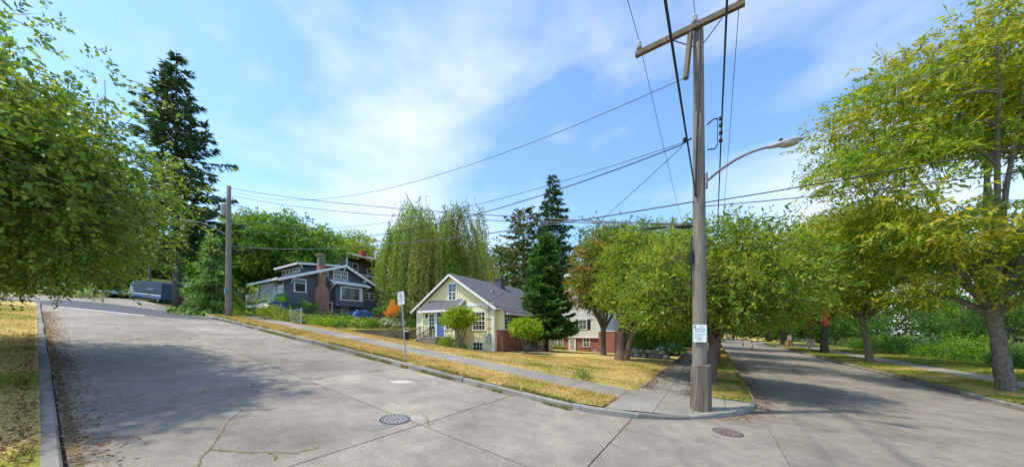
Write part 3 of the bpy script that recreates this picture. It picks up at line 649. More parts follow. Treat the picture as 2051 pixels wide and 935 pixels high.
# ------------------------------------------------------------------ building helpers
def fm(face, c, a, z, d): return (a, c-d, z) if face == 'S' else (c+d, a, z)
def abox(m, face, c, a0, a1, z0, z1, d0, d1):
    p, q = fm(face,c,a0,z0,d0), fm(face,c,a1,z1,d1)
    return m.box(min(p[0],q[0]),max(p[0],q[0]),min(p[1],q[1]),max(p[1],q[1]),z0,z1)
def siding(parent, face, c, a0, a1, z0, z1, course, mat, lo=None, hi=None, name='siding'):
    m = MB(); z = z0
    while z < z1-.01:
        t = min(z+course, z1); l0, h0 = (lo(z),hi(z)) if lo else (a0,a1); l1, h1 = (lo(t),hi(t)) if lo else (a0,a1)
        l0, l1 = max(l0,a0), max(l1,a0); h0, h1 = min(h0,a1), min(h1,a1)
        if h1-l1 < .02: l1 = h1 = (l0+h0)/2
        if h0-l0 > .05:
            q = [fm(face,c,l0,z,.0),fm(face,c,h0,z,.0),fm(face,c,h0,z,.024),fm(face,c,l0,z,.024),fm(face,c,h1,t,.004),fm(face,c,l1,t,.004)]
            m.add(q, [(0,1,2,3),(3,2,4,5),(0,3,5),(1,4,2)] if face == 'E' else [(3,2,1,0),(5,4,2,3)][::-1]+[(0,3,5),(1,4,2)])
        z = t
    o = m.build(name, mat, parent); o['kind'] = 'stuff'; return o
def window(parent, face, c, a0, a1, z0, z1, nx=1, ny=1, trim=.11, glass='glass', mid=True, bars='white', frame='white', split=None, d=.03):
    m = MB(); abox(m,face,c,a0-trim,a1+trim,z1,z1+trim*1.15,.0,d+.035); abox(m,face,c,a0-trim*1.3,a1+trim*1.3,z0-trim*.8,z0,.0,d+.055)
    abox(m,face,c,a0-trim,a0,z0,z1,.0,d+.03); abox(m,face,c,a1,a1+trim,z0,z1,.0,d+.03)
    w = m.build('window', M[frame], parent)
    zs = [z0,(z0+z1)/2 if split is None else split,z1] if mid else [z0,z1]
    for k in range(len(zs)-1):
        g = MB(); abox(g,face,c,a0,a1,zs[k],zs[k+1]-.002,.0,d-.006+(.006 if k else 0)); g.build('pane', M[glass], w)
    b = MB()
    if mid: abox(b,face,c,a0,a1,zs[1]-.03,zs[1]+.03,d-.01,d+.02)
    for i in range(1,nx): x = a0+(a1-a0)*i/nx; abox(b,face,c,x-.018,x+.018,z0,z1,d-.01,d+.012)
    for k in range(len(zs)-1):
        for j in range(1,ny): z = zs[k]+(zs[k+1]-zs[k])*j/ny; abox(b,face,c,a0,a1,z-.015,z+.015,d-.01,d+.01)
    if b.v: b.build('muntins', M[bars], w)
    return w
def part(name, mat, parent, *boxes):
    m = MB()
    for b in boxes: m.box(*b)
    return m.build(name, M[mat] if isinstance(mat,str) else mat, parent)
def railing(parent, a, b, h, mat, n, rad=.018, post=.03, name='railing', bottom=.1):
    a, b = np.array(a,float), np.array(b,float); m = MB(); up = np.array((0,0,h))
    m.beam(a+up, b+up, rad*2.6, rad*2.2); m.beam(a+(0,0,bottom), b+(0,0,bottom), rad*1.8, rad*1.6)
    for i in range(n+1):
        p = a+(b-a)*i/n; r = post if i in (0,n) else rad*.75
        m.beam(p+np.array((0,0,bottom if 0 < i < n else -.05)), p+up*(1.0 if 0 < i < n else 1.04), r*2, r*2, up=(1,0,0))
    return m.build(name, M[mat], parent)
def text_mesh(body, size, mat, parent, loc, rot=(PI/2,0,0), name='lettering', align='CENTER', sx=1.):
    cu = bpy.data.curves.new('t', 'FONT'); cu.body = body; cu.size = size; cu.align_x = align; cu.align_y = 'CENTER'; cu.extrude = .0008
    o = bpy.data.objects.new('t', cu); col.objects.link(o); dg = bpy.context.evaluated_depsgraph_get()
    me = bpy.data.meshes.new_from_object(o.evaluated_get(dg)); bpy.data.objects.remove(o); bpy.data.curves.remove(cu)
    me.materials.clear(); me.materials.append(mat); q = bpy.data.objects.new(name, me); col.objects.link(q); q.parent = parent; q.location = loc; q.rotation_euler = rot; q.scale = (sx,1,1); return q

# ------------------------------------------------------------------ yellow house
yh = thing('yellow_house', 'pale yellow gabled cottage with grey roof and blue front door', 'house', (-19.3,25,.5))
X0,X1,XM,YF,ZE,ZA = -23.9,-14.75,-19.3,20.0,4.3,7.15; SL = (ZA-ZE)/(X1-XM)
m = MB(); m.prism([(X0,YF,0),(X1,YF,0),(X1,YF,ZE),(XM,YF,ZA),(X0,YF,ZE)], (0,11,0)); m.build('wall', M['yellow'], yh)
siding(yh,'S',YF,X0,X1,.45,4.36,.135,M['yellow'])
siding(yh,'E',X1,YF,YF+11,.3,4.3,.135,M['yellow'])
part('trim_band','white',yh,(X0,X1,YF-.05,YF,4.36,4.54))
for i in range(21):
    x = X0+.3+i*.43; zt = ZA-abs(x-XM)*SL-.1
    if zt > 4.6: part('batten','yellow',yh,(x-.025,x+.025,YF-.025,YF-.001,4.54,zt))
for x in (X0,X1-.12): part('corner_board','white',yh,(x-.01,x+.13,YF-.045,YF+.02,.4,4.36))
def roof_slab(parent, x_r, z_r, x_e, z_e, y0, y1, th, mat, name='roof'):
    m = MB(); m.prism([(x_r,y0,z_r),(x_e,y0,z_e),(x_e,y0,z_e+th),(x_r,y0,z_r+th)], (0,y1-y0,0)); return m.build(name, M[mat], parent)
rr_ = roof_slab(yh, XM+.001, ZA+.02, X1+.42, ZE-.42*SL+.02, YF-.35, YF+11.3, .13, 'shingle')
roof_slab(yh, XM-.001, ZA+.02, X0-.42, ZE-.42*SL+.02, YF-.35, YF+11.3, .13, 'shingle')
roof_slab(rr_, X1+.40, ZE-.42*SL+.03, X1+1.0, ZE-1.0*SL+.03, YF+.5, YF+6.6, .12, 'shingle', 'bay_roof')
for s, xe in ((1,X1+.46),(-1,X0-.46)):
    m = MB(); m.beam((XM,YF-.38,ZA-.0),(xe,YF-.38,ZE-.46*SL-.0), .05,.17); m.build('bargeboard', M['white'], yh)
m = MB(); m.box(X1+.38,X1+.46,YF-.35,YF+.5,ZE-.32,ZE-.18); m.box(X1+.98,X1+1.06,YF+.45,YF+6.6,ZE-.70,ZE-.56); m.build('gutter', M['white'], yh)
part('chimney','shingle',yh,(-19.0,-18.2,25.9,26.7,6.3,7.55),(-19.06,-18.14,25.84,26.76,7.55,7.66))
m = MB(); m.box(-17.0,-16.8,22.6,22.9,5.78,6.02); m.build('roof_vent', M['boxgrey'], yh)
window(yh,'S',YF,-19.62,-18.78,5.02,6.38,2,2)
window(yh,'S',YF,-16.85,-15.62,2.40,3.82,4,2)
window(yh,'S',YF,-16.8,-15.85,.72,1.32,3,2,mid=False,trim=.1)
for z in (3.95,3.2,2.45): part('shutter_mark','timber',yh,(-15.42,-14.9,YF-.034,YF-.026,z,z+.05))
# entry
EX0,EX1,EY = -21.95,-18.0,19.0
part('entry_wall','yellow',yh,(EX0,EX1,EY,YF,.5,4.05)); siding(yh,'S',EY,EX0,EX1,.9,4.0,.135,M['yellow'])
m = MB(); m.prism([(EX1,EY,4.05),(EX1,YF,4.05),(EX1,YF,4.8)],(-(EX1-EX0),0,0)); m.build('entry_gable', M['yellow'], yh)
m = MB(); m.prism([(EX0-.2,EY-.35,3.93),(EX0-.2,YF-.0,4.93),(EX0-.2,YF-.0,5.04),(EX0-.2,EY-.35,4.04)],(EX1-EX0+.45,0,0)); m.build('entry_roof', M['shingle'], yh)
part('entry_fascia','white',yh,(EX0-.22,EX1+.27,EY-.40,EY-.355,3.88,4.06))
m = MB(); m.beam((EX1+.27,EY-.37,3.95),(EX1+.27,YF-.05,4.97),.05,.16); m.build('bargeboard', M['white'], yh)
part('entry_trim','white',yh,(EX0-.01,EX0+.12,EY-.045,EY,.9,3.9),(EX1-.12,EX1+.01,EY-.045,EY,.9,3.9),(EX0+.12,EX1-.12,EY-.04,EY,3.86,4.0))
window(yh,'S',EY,-21.0,-20.42,2.45,3.72,2,2,trim=.09); window(yh,'S',EY,-18.95,-18.45,2.45,3.72,2,2,trim=.09)
dr = part('door','bluedoor',yh,(-20.05,-19.2,EY-.05,EY,1.82,3.86)); part('door_glass','glass_g',dr,(-19.88,-19.37,EY-.06,EY-.05,2.75,3.7)); part('door_frame','white',dr,(-20.17,-20.05,EY-.07,EY,1.8,3.95),(-19.2,-19.08,EY-.07,EY,1.8,3.95)); part('door_knob','iron',dr,(-19.95,-19.9,EY-.1,EY-.05,2.72,2.78))
m = MB(); m.box(-21.42,-21.28,EY-.13,EY,3.45,3.72); m.box(-21.45,-21.25,EY-.16,EY,3.7,3.74); m.build('wall_lamp', M['blackiron'], yh)
# steps and landing
stp = part('landing','concrete',yh,(-20.6,-18.7,17.5,EY,.6,1.76))
for i in range(5): part('step','concrete',yh,(-20.6-.42*(i+1),-20.6-.42*i+.02,17.5,18.9,.6,1.76-.17*(i+1)))
railing(yh,(-20.6,17.55,1.76),(-18.9,17.55,1.76),.85,'blackiron',7); railing(yh,(-22.6,17.55,.95),(-20.6,17.55,1.76),.85,'blackiron',9); railing(yh,(-22.6,18.85,.95),(-20.7,18.85,1.76),.85,'blackiron',9)
railing(yh,(-18.2,18.5,.65),(-16.9,18.5,.65),.9,'blackiron',7); railing(yh,(-16.9,18.5,.65),(-16.3,18.5,.1),.9,'blackiron',4); part('stairwell_kerb','concrete',yh,(-18.3,-16.0,18.4,18.58,.3,.72))
# electricity
mb_ = part('meter_box','boxgrey',yh,(-15.42,-14.98,YF-.2,YF-.02,1.32,2.08)); m = MB(); m.lathe((-15.3,YF-.22,1.85),[(.09,-.05),(.09,.06)],12,'y'); m.build('meter', M['porcelain'], mb_)
m = MB(); m.tube([(-15.2,YF-.1,2.08),(-15.2,YF-.1,4.5),(-15.22,YF-.16,4.62),(-15.25,YF-.25,4.56)],.03,8); m.build('conduit', M['boxgrey'], yh)
m = MB(); m.tube([(-14.66,YF-.02,4.0),(-14.66,YF-.02,.6)],.04,8); m.build('downpipe', M['white'], yh)
# bay with brick base
BX = -14.15
part('bay_brick','brick',yh,(X1-.1,BX,YF+.45,YF+3.1,.2,2.28),(X1-.1,BX+.05,YF+.40,YF+3.15,2.28,2.36)); part('bay_wall','yellow',yh,(X1-.1,BX-.02,YF+.5,YF+3.05,2.36,3.95))
siding(yh,'S',YF+.5,X1,BX-.02,2.36,3.9,.135,M['yellow'])
window(yh,'E',BX-.02,YF+.68,YF+2.85,2.45,3.62,6,4,mid=False,trim=.12)
part('side_wall_trim','white',yh,(X1,X1+.04,YF+3.2,YF+6.5,3.6,3.75))
for i in range(6): part('step','concrete',yh,(-14.7+.36*i,-14.7+.36*(i+1)+.02,YF+3.4,YF+4.7,-.2,1.62-.18*i))
part('step_cheek','concrete',yh,(-14.7,-13.6,YF+3.22,YF+3.39,-.2,1.4)); railing(yh,(-14.6,YF+3.45,1.6),(-12.7,YF+3.45,.62),.85,'blackiron',8); railing(yh,(-14.6,YF+4.65,1.6),(-12.7,YF+4.65,.62),.85,'blackiron',8)

# ------------------------------------------------------------------ blue house
bh = thing('blue_house', 'slate blue craftsman house with white trim and tall brick chimney', 'house', (-40,18,4.0))
BXE, BYF, BYB = -34.6, 13.1, 23.1
def btop(y): return 9.36-(18.65-y)*.36 if y < 18.65 else 9.36-(y-18.65)*.49
m = MB(); m.prism([(BXE,BYF,3.2),(BXE,BYB,3.2),(BXE,BYB,btop(BYB)),(BXE,18.65,9.36),(BXE,BYF,btop(BYF))],(-2.0,0,0)); m.build('wall', M['navy'], bh)
m = MB(); m.prism([(BXE-2.0,15.0,3.2),(BXE-2.0,BYB,3.2),(BXE-2.0,BYB,btop(BYB)),(BXE-2.0,18.65,9.36),(BXE-2.0,15.0,btop(15.0))],(-10,0,0)); m.build('wall', M['navy'], bh)
siding(bh,'E',BXE,BYF,BYB,4.9,9.35,.16,M['navy'],lambda z: max(BYF,18.65-(9.36-z)/.36), lambda z: min(BYB,18.65+(9.36-z)/.49))
siding(bh,'S',BYF,BXE-2.0,BXE,3.6,7.3,.16,M['navy']); siding(bh,'E',BXE,BYF,BYB,3.4,4.86,.3,M['navy'],name='basement_siding')
part('water_table','navy',bh,(BXE,BXE+.05,BYF-.05,BYB,4.86,4.95)); part('corner_board','navy',bh,(BXE-.1,BXE+.04,BYF-.05,BYF+.1,3.5,7.3))
def brf(y0, z0, y1, z1, x0, x1, name='roof', mat='shingle', th=.14, par=None):
    m = MB(); m.prism([(x0,y0,z0),(x0,y1,z1),(x0,y1,z1+th),(x0,y0,z0+th)],(x1-x0,0,0)); return m.build(name, M[mat], par or bh)
brf(12.3,btop(12.3)+.02,18.65,9.38,-41.4,-33.9); brf(18.65,9.38,23.7,btop(23.7)+.02,-46.8,-33.9)
for a, b in (((12.25,btop(12.25)),(18.65,9.4)),((18.65,9.4),(23.75,btop(23.75)))):
    m = MB(); m.beam((-33.87,a[0],a[1]+.02),(-33.87,b[0],b[1]+.02),.06,.26); m.build('bargeboard', M['white'], bh)
part('eave_fascia','white',bh,(-41.4,-33.9,12.2,12.26,btop(12.3)-.04,btop(12.3)+.17))
for y in (13.6,16.0,18.65,21.0,23.0):
    m = MB(); z = btop(y)-.12; m.beam((BXE,y,z),(BXE+.68,y,z),.1,.1); m.beam((BXE+.05,y,z-.5),(BXE+.6,y,z-.04),.09,.09); m.build('bracket', M['white'], bh)
ch = MB(); ch.box(BXE,BXE+.55,15.62,16.92,3.6,6.55); ch.prism([(BXE,15.62,6.55),(BXE,16.92,6.55),(BXE,16.62,6.98),(BXE,15.95,6.98)],(.55,0,0)); ch.box(BXE,BXE+.5,15.97,16.6,6.98,9.2); chim = ch.build('chimney', M['brick_old'], bh)
part('chimney_stack','shingle_brown',chim,(BXE,BXE+.49,15.98,16.59,9.2,10.1)); part('chimney_cap','brick_old',chim,(BXE-.05,BXE+.56,15.9,16.66,10.1,10.25),(BXE+.08,BXE+.4,16.1,16.5,10.25,10.4))
window(bh,'E',BXE,13.95,14.85,6.2,7.38,1,1,split=7.05)
window(bh,'E',BXE,16.74,17.02,8.15,8.58,1,1,mid=False,trim=.07); window(bh,'E',BXE,17.72,18.33,7.98,8.82,3,1,split=8.45); window(bh,'E',BXE,18.50,19.1,7.98,8.82,3,1,split=8.45)
window(bh,'E',BXE,21.2,21.72,6.05,6.72,1,1,trim=.09,split=6.45); window(bh,'E',BXE,21.87,22.4,6.05,6.72,1,1,trim=.09,split=6.45)
part('bay_wall','navy',bh,(BXE,BXE+.75,17.55,20.75,4.95,7.3)); siding(bh,'E',BXE+.75,17.55,20.75,4.97,7.28,.16,M['navy']); siding(bh,'S',17.55,BXE,BXE+.75,4.97,7.28,.16,M['navy'])
window(bh,'E',BXE+.75,18.1,20.35,5.72,7.02,1,1,mid=False,trim=.12,glass='glass_g'); part('curtain','curtain',bh,(BXE+.782,BXE+.786,20.1,20.34,5.73,7.0))
m = MB(); m.prism([(BXE,17.1,7.7),(BXE+1.2,17.1,7.28),(BXE+1.2,17.1,7.40),(BXE,17.1,7.82)],(0,4.2,0)); m.build('bay_roof', M['white'], bh)
for y in (17.3,21.05):
    m = MB(); m.beam((BXE,y,7.3),(BXE+1.1,y,7.25),.09,.09); m.beam((BXE+.02,y,6.75),(BXE+.95,y,7.2),.08,.08); m.build('bracket', M['white'], bh)
dr = part('door','reddoor',bh,(BXE+.02,BXE+.06,16.98,17.42,3.95,5.3)); part('door_glass','glass',dr,(BXE+.06,BXE+.07,17.05,17.35,4.75,5.2)); part('door_frame','white',dr,(BXE+.0,BXE+.09,17.42,17.54,3.9,5.38),(BXE+.0,BXE+.09,16.93,16.98,3.9,5.38),(BXE+.0,BXE+.09,16.98,17.42,5.3,5.38))
window(bh,'E',BXE,18.55,19.2,4.3,4.8,3,1,mid=False,trim=.08)
window(bh,'S',BYF,-36.3,-34.95,6.0,7.15,3,1,split=6.85)
# porch
part('porch_floor','white',bh,(-44.2,-36.6,12.9,15.0,5.45,5.62)); part('porch_skirt','navy',bh,(-44.1,-36.6,13.05,14.9,3.8,5.45))
part('porch_door','brown_sh',bh,(-38.9,-37.9,14.94,15.0,5.62,7.1)); part('porch_back_wall','navy',bh,(-46.5,-36.6,14.96,15.0,5.62,7.3))  # door, and a facing on the recessed wall in the same navy as the siding
for x in (-36.68,-40.9): part('porch_post','white',bh,(x-.12,x+.12,12.98,13.22,5.6,7.25))
part('porch_beam','white',bh,(-41.2,-36.6,12.98,13.2,7.12,7.28))
railing(bh,(-36.8,13.0,5.75),(-40.6,13.0,5.35),.95,'white',15,.03,.07); railing(bh,(-40.6,13.0,5.35),(-44.2,13.0,5.35),.95,'white',12,.03,.07); m = MB(); m.beam((-36.8,12.95,5.35),(-40.6,12.95,4.95),.06,.35); m.beam((-40.6,12.95,4.95),(-44.2,12.95,4.95),.06,.35); m.build('stair_stringer', M['white'], bh)
window(bh,'S',BYF,-36.5,-36.25,4.1,5.1,1,1,mid=False,trim=.08)
# dormer
m = MB(); m.prism([(-38.6,16.2,8.2),(-38.6,20.0,8.2),(-38.6,20.0,9.95),(-38.6,16.2,9.55)],(-4.9,0,0)); dm = m.build('dormer', M['navy'], bh)
brf(15.6,9.62,20.2,10.12,-44.1,-38.0,'dormer_roof','shingle_brown',.1,dm); m = MB(); m.box(-44.1,-38.0,15.53,15.6,9.55,9.76); m.beam((-37.97,15.55,9.66),(-37.97,20.2,10.16),.06,.22); m.build('dormer_fascia', M['white'], dm)
for i in range(5): window(bh,'S',16.2,-43.2+i*.9,-42.55+i*.9,8.95,9.4,1,1,mid=False,trim=.09)
m = MB(); m.beam((-38.5,16.3,9.2),(-38.1,15.9,9.55),.1,.1); m.beam((-38.5,16.3,9.55),(-38.0,15.7,9.6),.1,.1); m.build('bracket', M['white'], dm)
# rear wing
part('rear_wing','navy',bh,(-46,-40,BYB,26.2,4,7.4)); brf(20.6,9.3,26.7,7.3,-46.5,-39.6,'rear_roof'); m = MB(); m.beam((-39.55,20.6,9.36),(-39.55,26.75,7.36),.06,.24); m.build('bargeboard', M['white'], bh)

# ------------------------------------------------------------------ brown house up the hill
wh = thing('brown_house', 'dark brown shingled house with balcony up the hill behind the blue house', 'house', (-62,35.5,8))
HX = -58.
part('lower_wall','olive',wh,(-66,HX,31.6,41,6,13.2)); part('upper_wall','brown_sh',wh,(-66,HX-1.8,31.9,41,13.2,16.6))
siding(wh,'E',HX,31.6,41,8,13.1,.22,M['olive'],name='wall_shingles')
m = MB(); m.prism([(HX+.7,31.0,16.4),(HX+.7,41.6,16.4),(HX+.7,41.6,16.65),(HX+.7,31.0,16.65)],(-5,0,1.6)); m.build('roof', M['shingle_brown'], wh)
m = MB(); m.prism([(HX+.9,27.6,12.6),(HX+.9,31.3,16.9),(HX+.9,31.3,17.15),(HX+.9,27.6,12.85)],(-8,0,0)); m.build('side_roof', M['shingle_brown'], wh)
m = MB(); m.prism([(HX,28.4,10),(HX,31.6,10),(HX,31.6,16.8),(HX,28.4,13.2)],(-7,0,0)); m.build('side_wall', M['olive'], wh)
part('balcony','timber',wh,(HX-1.8,HX+.6,31.6,41,13.0,13.3)); part('balcony_fascia','tan',wh,(HX+.6,HX+.66,31.4,41.2,12.9,13.35))
m = MB(); m.box(HX+.52,HX+.6,31.7,41,14.35,14.45)
for i in range(32): m.box(HX+.54,HX+.58,31.8+i*.29,31.84+i*.29,13.3,14.35)
rl = m.build('balcony_rail', M['timber'], wh)
for y in (33.8,35.8,37.7,39.6): part('rail_post','tan',rl,(HX+.48,HX+.62,y-.08,y+.08,13.3,14.6))
part('corner_post','white',wh,(HX+.2,HX+.5,31.65,31.95,13.3,16.4))
for y in (32.6,34.2): window(wh,'E',HX-1.8,y,y+1.0,13.5,15.6,1,1,trim=.14)
window(wh,'E',HX,37.4,39.0,10.6,11.9,2,1,mid=False,trim=.18,frame='tan',bars='tan')
part('chimney','redpipe',wh,(-60.6,-59.7,36.0,37.0,16.5,18.5)); m = MB(); m.tube([(-59.6,39,16.8),(-59.6,39,18.9)],.16,8); m.build('flue', M['white'], wh)

# ------------------------------------------------------------------ white house
vh = thing('white_house', 'cream sided two storey house on a red brick ground floor', 'house', (-15,41,-.5))
W0,W1,WY = -19.6,-11.42,37.; WM = (W0+W1)/2
m = MB(); m.prism([(W0,WY,1.55),(W1,WY,1.55),(W1,WY,6.5),(WM,WY,9.4),(W0,WY,6.5)],(0,9,0)); m.build('wall', M['offwhite'], vh)
siding(vh,'S',WY,W0,W1,1.55,9.35,.16,M['offwhite'],lambda z: W0 if z < 6.5 else W0+(z-6.5)/.709, lambda z: W1 if z < 6.5 else W1-(z-6.5)/.709)
part('brick_storey','brick',vh,(W0,W1,WY+.12,WY+9,-1.2,1.55)); part('brick_porch','brick',vh,(W1,-9.55,WY-.5,WY+6,-1.2,2.2)); part('porch_cap','white',vh,(W1,-9.5,WY-.55,WY+6,2.2,2.3)); part('skirt_board','white',vh,(W0,W1,WY-.06,WY+.1,1.42,1.56))
for s, xe in ((1,W1+.3),(-1,W0-.3)):
    m = MB(); m.prism([(WM,WY-.35,9.42),(xe,WY-.35,9.42-abs(xe-WM)*.709),(xe,WY-.35,9.56-abs(xe-WM)*.709),(WM,WY-.35,9.56)],(0,9.8,0)); m.build('roof', M['shingle'], vh)
    m = MB(); m.beam((WM,WY-.38,9.42),(xe,WY-.38,9.42-abs(xe-WM)*.709),.06,.24); m.build('bargeboard', M['white'], vh)
part('chimney','brick',vh,(-16.0,-15.0,42,43,8.5,10.6)); 
window(vh,'S',WY+.12,-17.72,-17.08,.30,1.22,2,2,trim=.09); window(vh,'S',WY+.12,-16.92,-16.28,.30,1.22,2,2,trim=.09); window(vh,'S',WY+.12,-13.5,-12.78,.36,1.36,2,2,trim=.09)
dr = part('door','white',vh,(-15.42,-14.5,WY+.02,WY+.12,-.55,1.36)); part('door_glass','tan',dr,(-15.24,-14.68,WY+.012,WY+.02,-.1,.52),(-15.24,-14.68,WY+.012,WY+.02,.6,1.24))
window(vh,'S',WY,-14.0,-13.1,2.55,3.62,2,2); window(vh,'S',WY,-15.2,-14.3,5.25,6.4,2,2)
for a, z0, z1 in ((-14.5,2.45,3.7),(-12.95,2.45,3.7),(-15.7,5.15,6.5),(-14.15,5.15,6.5)): part('shutter','blackiron',vh,(a,a+.36,WY-.06,WY-.024,z0,z1))
m = MB(); m.lathe((-11.9,WY-.25,-.7),[(.18,0),(.18,.55),(.12,.7)],8); m.build('gas_meter', M['boxgrey'], vh)

# ------------------------------------------------------------------ poles and wires
def pole_body(root, h, r0, r1, lean=(0,0)):
    m = MB(); n = 9; rg_ = random.Random(int(h*100)); pts = [(lean[0]*t*h, lean[1]*t*h, -.4+t*(h+.4)) for t in np.linspace(0,1,n)]
    m.tube(pts, [r0+(r1-r0)*t+rg_.uniform(-.004,.004) for t in np.linspace(0,1,n)], 16); return m.build('pole', M['wood_pole'], root, org=(0,0,0), smooth=True)
P0 = np.array((-.30,9.98,.02)); P0z = .12
mp_ = thing('utility_pole', 'tall weathered wooden utility pole with crossarm on the corner pavement', 'utility pole', (P0[0],P0[1],P0z))
pole_body(mp_, 10.5, .188, .122, (-.004,.0))
m = MB(); rs_ = random.Random(4); n = 14
for zz, rr in ((-.3,.25),(.05,.262),(.5,.25),(1.0,.245),(1.22,.243),(1.27,.22)):
    for j in range(n): a = 2*PI*j/n; q = rr*(1+.05*math.sin(j*2.7)+rs_.uniform(-.015,.015)); m.v.append((.02+q*math.cos(a),-.06+q*math.sin(a),zz+(rs_.uniform(-.03,.03) if zz > 1 else 0)))
for i in range(5):
    for j in range(n): m.f.append((i*n+j,i*n+(j+1)%n,(i+1)*n+(j+1)%n,(i+1)*n+j))
m.f.append(tuple(5*n+j for j in range(n))); m.build('stub_sleeve', M['wood_stub'], mp_, org=(0,0,0), smooth=False)
L_ = lambda x,y,z: np.array((x,y,z))-np.array((P0[0],P0[1],P0z))
m = MB(); m.beam(L_(-1.95,9.80,10.55),L_(.68,9.80,10.62),.11,.14); ca = m.build('crossarm', M['arm_wood'], mp_, org=(0,0,0))
for x in (-1.85,-.42,.58):
    m = MB(); m.lathe(L_(x,9.8,10.62),[(.02,0),(.02,.08),(.075,.08),(.085,.14),(.06,.18),(.075,.22),(.055,.28),(.03,.32)],10); m.build('insulator', M['porcelain'], ca, org=(0,0,0), smooth=False)
m = MB(); m.beam(L_(-.52,9.84,10.5),L_(-.62,9.6,9.12),.10,.12); m.build('pole_brace', M['arm_wood'], mp_, org=(0,0,0))
m = MB(); m.beam(L_(-.95,9.83,10.5),L_(-.42,9.83,10.05),.03,.012); m.beam(L_(.2,9.83,10.5),L_(-.22,9.83,10.05),.03,.012); m.build('arm_strut', M['blackiron'], mp_, org=(0,0,0))
# rack with spools on the right of the pole
m = MB(); m.tube([L_(-.14,9.88,7.85),L_(.02,9.82,7.92),L_(.1,9.8,7.88)],.018,6); m.tube([L_(-.12,9.88,7.18),L_(.04,9.82,7.12),L_(.1,9.8,7.2)],.018,6); m.beam(L_(.1,9.8,7.2),L_(.1,9.8,7.9),.03,.02)
rk = m.build('wire_rack', M['blackiron'], mp_, org=(0,0,0))
for z in (7.28,7.48,7.68,7.86):
    m = MB(); m.lathe(L_(.17,9.8,z-.03),[(.045,0),(.045,.02),(.025,.03),(.045,.045),(.045,.065)],9); m.build('spool', M['black'], rk, org=(0,0,0))
m = MB(); m.beam(L_(-.5,9.9,7.62),L_(-.72,9.86,7.52),.035,.035); m.lathe(L_(-.66,9.86,7.58),[(.05,0),(.05,.08)],8); m.build('dead_end_bracket', M['blackiron'], mp_, org=(0,0,0))
m = MB(); m.tube([L_(-.40,9.78,5.95),L_(-.36,9.76,7.5),L_(-.30,9.77,9.2),L_(-.30,9.79,10.4)],.028,6); m.build('riser_cable', M['black'], mp_, org=(0,0,0))
m = MB(); m.tube([L_(-.49,9.84,4.9),L_(-.50,9.84,4.2),L_(-.505,9.84,3.4)],.022,6); m.lathe(L_(-.50,9.84,4.15),[(.05,0),(.055,.3),(.03,.4)],8); m.build('drop_cable', M['black'], mp_, org=(0,0,0))
# street lamp arm
lampz = 6.36
m = MB(); m.tube(bez(L_(-.12,9.9,lampz),L_(.55,9.86,lampz+.52),L_(1.18,9.85,lampz+.46),12),np.linspace(.036,.028,12),8); m.beam(L_(-.14,9.92,lampz-.2),L_(-.14,9.92,lampz+.2),.1,.05,up=(1,0,0)); m.build('lamp_arm', M['lamp_arm'], mp_, org=(0,0,0), smooth=False)
def lamp_head(root, p, name='lamp_head'):
    m = MB(); prof = [(0,.05,.05),(.10,.075,.065),(.22,.10,.075),(.42,.14,.07),(.58,.11,.05),(.66,.03,.015)]; n = 12
    for x,ry,rz in prof:
        for j in range(n):
            a = 2*PI*j/n; zz = rz*math.sin(a); m.v.append((p[0]+x, p[1]+ry*math.cos(a), p[2]+(zz if zz > 0 else zz*.5)))
    for i in range(len(prof)-1):
        for j in range(n): m.f.append((i*n+j,i*n+(j+1)%n,(i+1)*n+(j+1)%n,(i+1)*n+j))
    m.f += [tuple(range(n-1,-1,-1)), tuple((len(prof)-1)*n+j for j in range(n))]
    h = m.build(name, M['lamp_grey'], root, org=(0,0,0), smooth=True)
    g = MB(); g.lathe((0,0,0),[(.10,-.075),(.125,-.04),(.12,-.02)],14); g.v = [(p[0]+.4+v[0]*1.6, p[1]+v[1], p[2]+v[2]+.005) for v in g.v]; g.build('lens', M['lens'], h, org=(0,0,0), smooth=True)
    g = MB(); g.lathe((p[0]+.24,p[1],p[2]+.06),[(.04,0),(.04,.07),(.02,.085)],8); g.build('photocell', M['black'], h, org=(0,0,0))
lamp_head(mp_, L_(1.14,9.85,lampz+.45))
# parking plate on the pole
def plate(root, w, h, loc, rot, wm='sign_white'):
    m = MB(); r = .03; pts = []
    for cx, cy, a0 in ((w/2-r,h/2-r,0),(-w/2+r,h/2-r,PI/2),(-w/2+r,-h/2+r,PI),(w/2-r,-h/2+r,1.5*PI)):
        for i in range(4): a = a0+i*PI/6; pts.append((cx+r*math.cos(a), 0, cy+r*math.sin(a)))
    m.prism(pts, (0,.004,0)); o = m.build('plate', M[wm], root, org=(0,0,0)); o.location = loc; o.rotation_euler = rot; return o
ps = thing('parking_sign', 'white and green two hour parking sign fixed to the wooden pole', 'sign', (P0[0],P0[1]-.215,2.23))
pp = plate(ps,.33,.47,(0,0,.0),(0,0,0))
m = MB(); m.box(-.148,-.082,-.003,-.0005,.150,.212); m.build('green_square', M['sign_green'], pp, org=(0,0,0)); text_mesh('2',.06,M['sign_white'],pp,(-.115,-.0045,.181))
for tx, sz, z, x in (('HOUR',.042,.178,.035),('PARKING',.068,.115,0),('7AM-6PM',.064,.048,0),('EXCEPT BY',.046,-.065,0),('ZONE 11',.062,-.125,0),('PERMIT',.042,-.185,0)): text_mesh(tx,sz,M['sign_ink'],pp,(x,-.0025,z),sx=.93)
m = MB(); m.box(-.15,.15,-.0025,-.0005,-.022,-.014)
for x0,x1,z0,z1 in ((-.156,-.150,-.22,.14),(.150,.156,-.22,.22)): m.box(x0,x1,-.0025,-.0005,z0,z1)
m.build('border', M['sign_ink'], pp, org=(0,0,0))
